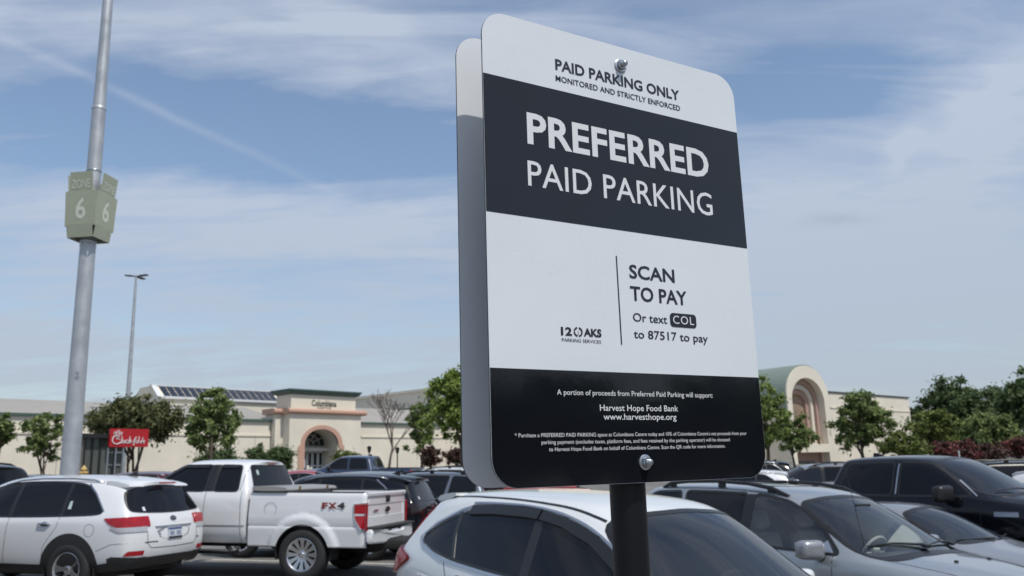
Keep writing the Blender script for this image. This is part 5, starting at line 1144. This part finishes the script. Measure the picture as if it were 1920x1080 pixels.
slab('arch_panel', mat('mottled_window_panel', (.20, .20, .165), .7, var=.5, vscale=.25, hue=(.30, .20, .13)), st, [(i0, -1)]+archpts(i0, i1, zi, zit)+[(i1, -1)], yv+1.7, yv+1.9)  # window panel at the back of the arch, green-grey and brownish tones mottled
zlg = z(1530, 832, yv); wallbox('ledge', M_STUC2, st, i0+.1, i1-.1, yv-.25, yv+1.7, zlg-.9, zlg); wallbox('entry', M_PINK, st, i0+.1, i1-.1, yv+1.0, yv+1.7, -1, zlg-.9); wallbox('doors', M_WGLASS, st, i0+1.0, i1-1.6, yv+.9, yv+1.0, -.5, zlg-1.8)
bm = bmesh.new(); P0 = archpts(v0-.12, v1+.12, zsp, ztp+.12); P1 = archpts(v0+.1, v1-.1, zsp, ztp-.1); prism(bm, [(v0-.12, zsp-1.5)]+P0+[(v1+.12, zsp-1.5), (v1-.1, zsp-1.5)]+P1[::-1]+[(v0+.1, zsp-1.5)], yv+.12, 20, lambda a, b, w: Vector((a, w, b))); obj('vault_roof', bm, M_VGREEN, st)
wallbox('side_wall', M_STUC, st, v0+.02, v0+.5, yv+.8, 20, -1, zsp-1)
# ------------------------------------------------------------------ poles and street furniture
M_GALV = mat('galvanised_steel', (.40, .42, .44), .45, .45, var=.16, vscale=3.2, rvar=.12); M_SAGE = mat('sage_sign', (.33, .355, .265), .5, var=.05, vscale=5); M_SAGET = mat('sign_pale_letter', (.56, .59, .50), .5)
PX, PY = hit(130, 890, 16).x, 16.
lp = empty('light_pole', (PX, PY, gz(PX, PY))); tag(lp, 'thick galvanised light pole carrying the green zone sign, behind the white suv', 'lamp post')
zj = hit(190, 203, 16).z-lp.location.z
bm = bmesh.new(); lathe(bm, [(.172, .4), (.13, zj-.05), (.13, zj+.0)], 36); obj('shaft', bm, M_GALV, lp, 40)
bm = bmesh.new(); lathe(bm, [(.118, zj-.1), (.07, 15.5)], 36); sh_ = obj('upper_shaft', bm, M_GALV, lp, 40)
bm = bmesh.new(); lathe(bm, [(.136, zj-.04), (.138, zj), (.12, zj+.03)], 36); obj('collar', bm, M_GALV, lp, 40)
bm = bmesh.new(); lathe(bm, [(.30, -.1), (.30, .36), (.27, .42), (0, .42)], 36); obj('concrete_base', bm, mat('concrete', (.34, .33, .30), .9, var=.1, bump=.1), lp, 40)
for a in (0, 180):
    bm = bmesh.new(); T = Matrix.Translation((0, 0, 15.3)) @ Matrix.Rotation(R(a+20), 4, 'Z'); tube(bm, [T @ Vector((0, 0, 0)), T @ Vector((.6, 0, .08))], .04, 8); box(bm, (.95, 0, .1), (.75, .4, .14), T, .04); obj('lamp_head', bm, M_TRIM, lp)
T = Matrix.Translation((.02, -.168, 1.9)); 
text('pole_number', '2', .03, .12, hit(150, 711, 16).z-lp.location.z, .13, Matrix(((1, 0, 0, 0), (0, 0, -1, -.158), (0, 1, 0, 0), (0, 0, 0, 1))), M_STEELC, lp, .0)
zs0 = hit(172, 400, 16).z
for dz in (-.68, -.60, .86):
    h = zs0+dz-lp.location.z; bm = bmesh.new(); q = .172-.042*(h-.4)/(zj-.45)+.004; lathe(bm, [(q, h), (q+.004, h+.005), (q+.004, h+.03), (q, h+.035)], 32); obj('strap', bm, M_ZINC, lp, 40)
zsn = empty('zone_sign', (PX, PY, zs0)); tag(zsn, 'sage green four sided zone 6 sign boxed round the thick light pole', 'sign')
ha, th0 = .335, -34
def pnl(name, a, w, z0, z1, o0, o1, m, par, dx=0.):
    T = Matrix.Rotation(R(a), 4, 'Z'); bm = bmesh.new()
    A = [bm.verts.new(T @ Vector((dx+x, -o, zz))) for x, o, zz in ((-w/2, o0, z0), (w/2, o0, z0), (w/2, o1, z1), (-w/2, o1, z1))]; C = [bm.verts.new(T @ Vector((dx+x, -o+.012, zz))) for x, o, zz in ((-w/2, o0, z0), (w/2, o0, z0), (w/2, o1, z1), (-w/2, o1, z1))]
    bm.faces.new(A); bm.faces.new(C[::-1])
    for k in range(4): bm.faces.new((A[k], C[k], C[(k+1) % 4], A[(k+1) % 4]))
    bmesh.ops.recalc_face_normals(bm, faces=bm.faces[:]); return obj(name, bm, m, par)
for a in (-7, 83, 173, 263):
    p = pnl('number_panel', a, .64, -.34, .36, .30, .345, M_SAGE, zsn); q = pnl('zone_panel', a, .47, .33, .74, .338, .385, M_SAGE, zsn); l = pnl('lower_panel', a, .52, -.56, -.30, .275, .312, M_SAGE, zsn)
    tilt = math.atan2(.045, .70); tl2 = math.atan2(.047, .41); Mx = Matrix.Rotation(R(a), 4, 'Z') @ Matrix.Translation((0, -.326, 0)) @ Matrix.Rotation(R(90)+tilt, 4, 'X')
    text('number', '6', -.10, .11, -.20, .41, Mx, M_SAGET, p, .02); Mx = Matrix.Rotation(R(a), 4, 'Z') @ Matrix.Translation((0, -.3665, .53)) @ Matrix.Rotation(R(90)+tl2, 4, 'X'); text('lettering', 'ZONE', -.20, .19, -.12, .17, Mx, M_SAGET, q, .01)
bm = bmesh.new(); box(bm, (0, 0, -.50), (.40, .40, .03), Matrix.Rotation(R(-7), 4, 'Z')); obj('bottom_tray', bm, M_TRIM, zsn)
LX = hit(243, 700, 62).x
fl = empty('far_light_pole', (LX, 62, gz(LX, 62))); tag(fl, 'tall slim light pole with flat lamp heads rising over the trees at left', 'lamp post')
zt = hit(255, 518, 62).z-fl.location.z; bm = bmesh.new(); lathe(bm, [(.17, -.5), (.16, zt*.45), (.085, zt)], 20); obj('shaft', bm, M_GALV, fl, 40)
for a, r_ in ((172, .25), (0, .18), (75, -.1)):
    bm = bmesh.new(); T = Matrix.Translation((0, 0, zt)) @ Matrix.Rotation(R(a), 4, 'Z') @ Matrix.Rotation(-r_*.5, 4, 'Y'); tube(bm, [T @ Vector((0, 0, 0)), T @ Vector((.35, 0, .0))], .05, 8); box(bm, (.58, 0, .0), (.6, .34, .09), T, .03); obj('lamp_head', bm, M_TRIM, fl)
for px, Y, top, lab in ((692, 74, 836, 'black lantern post left of the bare tree against the cream wall'), (745, 76, 838, 'black lantern post right of the bare tree trunk')):
    p = hit(px, 870, Y); r = empty('lantern_post', (p.x, Y, gz(p.x, Y))); h = hit(px, top, Y).z-r.location.z
    bm = bmesh.new(); lathe(bm, [(.16, -.5), (.12, .3), (.06, .5), (.05, h-.6)], 12); obj('post', bm, M_TRIM, r, 40); bm = bmesh.new(); lathe(bm, [(.05, h-.6), (.13, h-.5), (.2, h-.1), (.16, h-.06), (.04, h)], 8); obj('lantern', bm, M_TRIM, r)
    tag(r, lab, 'lamp post')
p = hit(157, 885, 46); hy = empty('fire_hydrant', (p.x, 46, hit(157, 897, 46).z)); tag(hy, 'yellow fire hydrant beside the thick light pole', 'fire hydrant')
M_YEL = mat('hydrant_yellow', (.50, .34, .13), .5); bm = bmesh.new(); lathe(bm, [(.17, -1.2), (.17, 0), (.13, .04), (.13, .42), (.17, .45), (.17, .49), (.13, .52), (.08, .62), (.03, .66), (.03, .7), (0, .7)], 16); obj('barrel', bm, M_YEL, hy, 40)
bm = bmesh.new()
for a in (0, 90, 180): T = Matrix.Rotation(R(a-45), 4, 'Z') @ Matrix.Translation((0, 0, .3)) @ Matrix.Rotation(R(90), 4, 'X'); lathe(bm, [(.07, .1), (.07, .2), (.05, .23), (0, .23)], 10, T)
obj('outlet', bm, M_YEL, hy)
p = hit(1798, 850, 30); mp = empty('marker_post', (p.x, 30, gz(p.x, 30))); bm = bmesh.new(); lathe(bm, [(.05, 0), (.05, .06), (.022, .1), (.02, hit(1798, 845, 30).z-gz(p.x, 30)), (0, hit(1798, 845, 30).z-gz(p.x, 30)+.01)], 10); obj('rod', bm, M_WMETAL, mp); tag(mp, 'thin white marker rod above the black truck roof in front of red shrubs', 'post')
for px, cap in ((577, 873), (583, 876)):
    p = hit(px, 890, 66); b = empty('bollard', (p.x, 66, gz(p.x, 66))); h = hit(px, cap, 66).z-b.location.z; bm = bmesh.new(); lathe(bm, [(.11, -.3), (.11, h-.1), (.08, h-.02), (0, h)], 14); obj('bollard_tube', bm, M_STUC2, b, 40); tag(b, 'cream bollard left of the mall doors, '+('the left one' if px == 577 else 'the right one'), 'bollard', 'bollards at the mall doors')
# ------------------------------------------------------------------ trees and shrubs
def leafmat(name, a, b, transl=.25):
    m = mat(name, a, .6, spec=.35, var=.30, vscale=.9, island=.55, hue=b)
    n = m.node_tree.nodes; l = m.node_tree.links; bs = n['Principled BSDF']; t = n.new('ShaderNodeBsdfTranslucent'); mxx = n.new('ShaderNodeMixShader'); mxx.inputs[0].default_value = transl
    src = bs.inputs['Base Color'].links[0].from_socket; l.new(src, t.inputs[0]); o = n['Material Output']; l.new(bs.outputs[0], mxx.inputs[1]); l.new(t.outputs[0], mxx.inputs[2]); l.new(mxx.outputs[0], o.inputs[0]); return m
L_MID = leafmat('leaf_mid_green', (.11, .16, .055), (.22, .275, .10), .45); L_BRIGHT = leafmat('leaf_bright_green', (.135, .205, .045), (.285, .365, .09), .45); L_OLIVE = leafmat('leaf_olive', (.075, .095, .035), (.145, .155, .065), .36); L_DARK = leafmat('leaf_dark_green', (.055, .095, .036), (.115, .165, .065), .36)
L_MIX = leafmat('leaf_fresh_green', (.115, .175, .045), (.235, .30, .09), .42); L_RED = leafmat('blossom_red', (.08, .06, .035), (.19, .05, .055)); L_LIME = leafmat('leaf_yellow_green', (.09, .13, .025), (.16, .19, .05), .3); L_PURP = leafmat('leaf_purple', (.05, .03, .022), (.105, .055, .04)); M_BARK = mat('bark', (.085, .068, .052), .9, var=.25, bump=.2, bscale=14)
def leaves(rng, cent, rad, n, size, flat=.75):
    k = rng.integers(0, len(cent), n); d = rng.normal(size=(n, 3)); d /= np.linalg.norm(d, axis=1)[:, None]; rr = np.abs(rng.normal(size=n))*.62+.15*rng.random(n)
    p = cent[k]+d*(rr*rad[k])[:, None]*np.array([1, 1, flat]); nn = d*.6+rng.normal(size=(n, 3))*.55+np.array([0, 0, .45]); nn /= np.linalg.norm(nn, axis=1)[:, None]
    t = np.cross(nn, rng.normal(size=(n, 3))); t /= np.linalg.norm(t, axis=1)[:, None]; b = np.cross(nn, t); s = size*(.6+.8*rng.random(n))[:, None]
    q = np.stack([p-t*s, p+b*s*.45+nn*s*.12, p+t*s, p-b*s*.45+nn*s*.12], 1).reshape(-1, 3)
    me = bpy.data.meshes.new('crown'); me.from_pydata(q.tolist(), [], np.arange(4*n).reshape(-1, 4).tolist()); return me
def tree(label, x, y, h, cw, cb, m, n, ls, seed, name='tree', tr=.14, trunks=1, clumps=55, csize=.2, z0=None, group=None, cat='tree', round_=.5, dy=1.):
    """h height, cw crown half width, cb height where the crown starts"""
    rng = np.random.default_rng(seed); random.seed(seed); zb = gz(x, y) if z0 is None else z0
    r = empty(name, (x, y, zb)); ch = h-cb; c = []; rad = []
    for i in range(int(clumps*1.5)):
        for _ in range(50):
            v = rng.normal(size=3); v /= np.linalg.norm(v); v *= rng.random()**.33
            if v[2] < -.75: continue
            break
        v = v*(.82+.42*rng.random()**2.5); t = (min(1.12, v[2])+1)/2; prof = max(.02, math.sin(math.pi*min(1, t**round_*.98+.02)))**.6 if round_ != .5 else 1
        wv = 1 if round_ == .5 else prof/max(.25, math.sqrt(max(.06, 1-min(1, v[2]**2))))
        c.append((v[0]*cw*.86*wv, v[1]*cw*.86*wv*dy, cb+ch*(.10+.84*t)*1.)); rad.append(cw*csize*.9*(.45+.9*rng.random()))
    c = np.array(c); rad = np.array(rad)
    o = link('crown', leaves(rng, c, rad, int(n*1.25), ls*.82), m, r)
    bm = bmesh.new()
    for k in range(trunks):
        b = Vector((random.uniform(-.3, .3), random.uniform(-.3, .3), -.6)) if trunks > 1 else Vector((0, 0, -.6)); top = Vector((random.uniform(-.1, .1)*cw*2*(trunks > 1)*2, random.uniform(-.2, .2)*cw, cb+ch*.55))
        mid = b.lerp(top, .5)+Vector((random.uniform(-.12, .12), random.uniform(-.1, .1), 0)); tube(bm, [b, mid, top], [tr/max(1, trunks**.6), tr*.7/max(1, trunks**.6), tr*.25], 8)
        for j in rng.choice(len(c), min(len(c), 9 if trunks > 1 else 16), replace=False):
            e = Vector(c[j]); s0_ = mid.lerp(top, random.uniform(-.2, .8)); 
            if e.z < s0_.z-.3: continue
            tube(bm, [s0_, s0_.lerp(e, .5)+Vector((0, 0, .12*(e-s0_).length)), e], [tr*.30, tr*.17, .012], 5)
    obj('trunk', bm, M_BARK, r, True); tag(r, label, cat, group); return r
def tpx(label, xc, Y, top, hw, base, m, n, ls, seed, **k):
    p = hit(xc, 870, Y); zt = hit(xc, top, Y).z; zc = hit(xc, base, Y).z; zb = gz(p.x, Y)
    return tree(label, p.x, Y, zt-zb, hw*Y/F_PX, max(.1, zc-zb), m, n, ls, seed, **k)
tpx('small green tree cut by the left edge of the photo', -8, 50, 768, 32, 850, L_MID, 3600, .20, 1, clumps=30, csize=.28)
tpx('thin open light green tree left of the light pole', 78, 52, 762, 50, 880, L_MID, 3600, .17, 2, tr=.11, trunks=2, clumps=44, csize=.17)
tpx('wide olive brown tree behind the red shop sign', 246, 54, 736, 103, 850, L_OLIVE, 13000, .17, 3, tr=.2, trunks=3, clumps=95, csize=.17)
tpx('irregular green tree between the shop sign and the round dark shrub', 398, 53, 722, 62, 875, L_MID, 8500, .18, 4, clumps=75, csize=.16, round_=.75)
tpx('slender tree left of the tall bright green tree', 790, 62, 735, 33, 862, L_MID, 4200, .17, 5, clumps=48, csize=.2, round_=.7)
tpx('tall bright green tree half hidden behind the sign', 868, 50, 660, 82, 868, L_BRIGHT, 14000, .17, 6, tr=.2, clumps=95, csize=.17, round_=.7)
tpx('light green tree just right of the sign, left of the arched store', 1440, 56, 695, 62, 866, L_MIX, 9000, .17, 7, clumps=75, csize=.16, round_=.7)
tpx('small thin tree in front of the arched store entrance', 1492, 60, 772, 48, 866, L_MID, 4000, .16, 8, tr=.1, clumps=40, csize=.18)
tpx('leafy green tree standing right of the store arch', 1628, 58, 720, 60, 872, L_MID, 10500, .18, 9, trunks=2, clumps=85, csize=.16, round_=.8)
tpx('yellow green shrubby tree in front of the store corner', 1700, 54, 800, 50, 880, L_LIME, 4800, .16, 10, name='shrub', cat='shrub', clumps=45, csize=.2)
tpx('pale green bushy tree between the store corner and the dark wood', 1762, 66, 757, 48, 860, L_LIME, 6500, .18, 11, clumps=60, csize=.18)
WOOD = 'big trees of the dark wood at right'
for i, (xc, Y, top, hw, seed, lab) in enumerate(((1800, 92, 700, 78, 21, 'broad dark green tree, leftmost big one of the wood at right'), (1880, 100, 716, 70, 22, 'dark green tree in the middle of the wood at right'), (1950, 86, 690, 62, 23, 'dark green tree cut by the right edge, with a spiky top'), (1860, 82, 770, 60, 24, 'lower dark tree in front of the wood, above the red shrubs'), (1728, 118, 752, 34, 25, 'small dark tree far behind the store corner'))):
    tpx(lab, xc, Y, top, hw*1.12, 862, L_DARK if i != 3 else L_MID, 14000, .27, seed, tr=.3, clumps=100, csize=.17, group=WOOD, round_=.8)
tpx('dark clipped round shrub mass left of the mall entrance', 480, 62, 829, 26, 892, L_DARK, 5000, .11, 31, name='shrub', cat='shrub', clumps=40, csize=.34)
tpx('dark clipped shrub touching the entrance side of the round shrub mass', 524, 62, 830, 30, 892, L_DARK, 5000, .11, 32, name='shrub', cat='shrub', clumps=40, csize=.34)
tpx('lighter olive shrub right of the mall doors', 650, 64, 838, 30, 890, L_LIME, 4200, .12, 33, name='shrub', cat='shrub', clumps=36, csize=.34)
tpx('reddish purple shrub under the bright green tree', 806, 58, 832, 24, 880, L_PURP, 2600, .13, 34, name='shrub', cat='shrub', clumps=26, csize=.3)
tpx('reddish purple shrub beside the left edge of the sign', 856, 58, 836, 24, 880, L_PURP, 2600, .13, 35, name='shrub', cat='shrub', clumps=26, csize=.3)
tpx('dark hedge shrub under the irregular green tree', 405, 58, 838, 55, 892, L_DARK, 3500, .14, 38, name='shrub', cat='shrub', clumps=30, csize=.3)
for i, (xc, top, hw, lab) in enumerate(((1772, 824, 34, 'red flowering shrub left of the white marker rod'), (1815, 822, 26, 'red flowering shrub just right of the white marker rod'), (1860, 834, 40, 'mixed green and red flowering shrub before the dark wood'), (1915, 821, 36, 'red flowering shrub cut by the right edge'))):
    tpx(lab, xc, 60+i, top, hw, 875, L_PURP if i == 2 else L_RED, 4200, .13, 40+i, name='flowering_shrub', cat='shrub', clumps=34, csize=.28, group='red flowering shrubs before the wood')
# the bare tree
def bare(px, Y, top, label):
    p = hit(px, 870, Y); zb = gz(p.x, Y); H = hit(px, top, Y).z-zb; r = empty('bare_tree', (p.x, Y, zb)); random.seed(5); tr_ = bmesh.new(); br = bmesh.new()
    def grow(bm, a, d, L, rad, lev):
        n = 3; pts = [a]; dd = d
        for i in range(n): dd = (dd+Vector((random.uniform(-.12, .12), random.uniform(-.12, .12), .07))).normalized(); pts.append(pts[-1]+dd*L/n)
        tube(bm, pts, [rad, rad*.85, rad*.7, rad*.55], 6 if lev < 2 else 4, lev == 0)
        if lev >= 5: return
        for k in range(3 if lev else 5):
            ax = Vector((random.uniform(-1, 1), random.uniform(-1, 1), 0)); ax = ax.normalized() if ax.length > .1 else Vector((1, 0, 0)); e = (dd+ax*random.uniform(.25, .62)).normalized(); st_ = pts[-1] if k == 0 or lev == 0 and k < 3 else pts[-2].lerp(pts[-1], random.random()); grow(br, st_, e, L*random.uniform(.52, .74), max(.014, rad*.52), lev+1)
    grow(tr_, Vector((0, 0, -.5)), Vector((.02, 0, 1)), H*.40, .13, 0)
    obj('trunk', tr_, M_BARK, r, True); o = obj('branches', br, mat('grey_twig', (.13, .105, .095), .9), r, True); k = H/max(v.co.z for v in o.data.vertices)
    for v in o.data.vertices:
        if v.co.z > H*.36: v.co.z = H*.36+(v.co.z-H*.36)*(H*.64)/(H/k-H*.36)
    tag(r, label, 'tree'); return r
bare(728, 66, 728, 'leafless grey tree against the cream wall right of the entrance')
# the tree belt that closes the lot on the right, outside the frame; the glossy sign reflects it
src = [o for o in bpy.data.objects if o.get('label', '').startswith(('broad dark', 'dark green tree in'))]
for i in range(11):
    a = R(-46+i*9.5); d = 50+5*math.sin(i*2.1); c = copy_tree(src[i % 2]); c.name = 'tree'; x, y = d*math.cos(a-R(6)), d*math.sin(a-R(6))
    c.location = (x, y, gz(x, y)-1.3); c.rotation_euler = (0, 0, i*1.3); k = 1.02+.08*math.cos(i*3.7); c.scale = (k*1.5, k*1.5, k); tag(c, 'dark tree of the belt beyond the right side of the lot', 'tree', 'trees of the belt beside the lot')
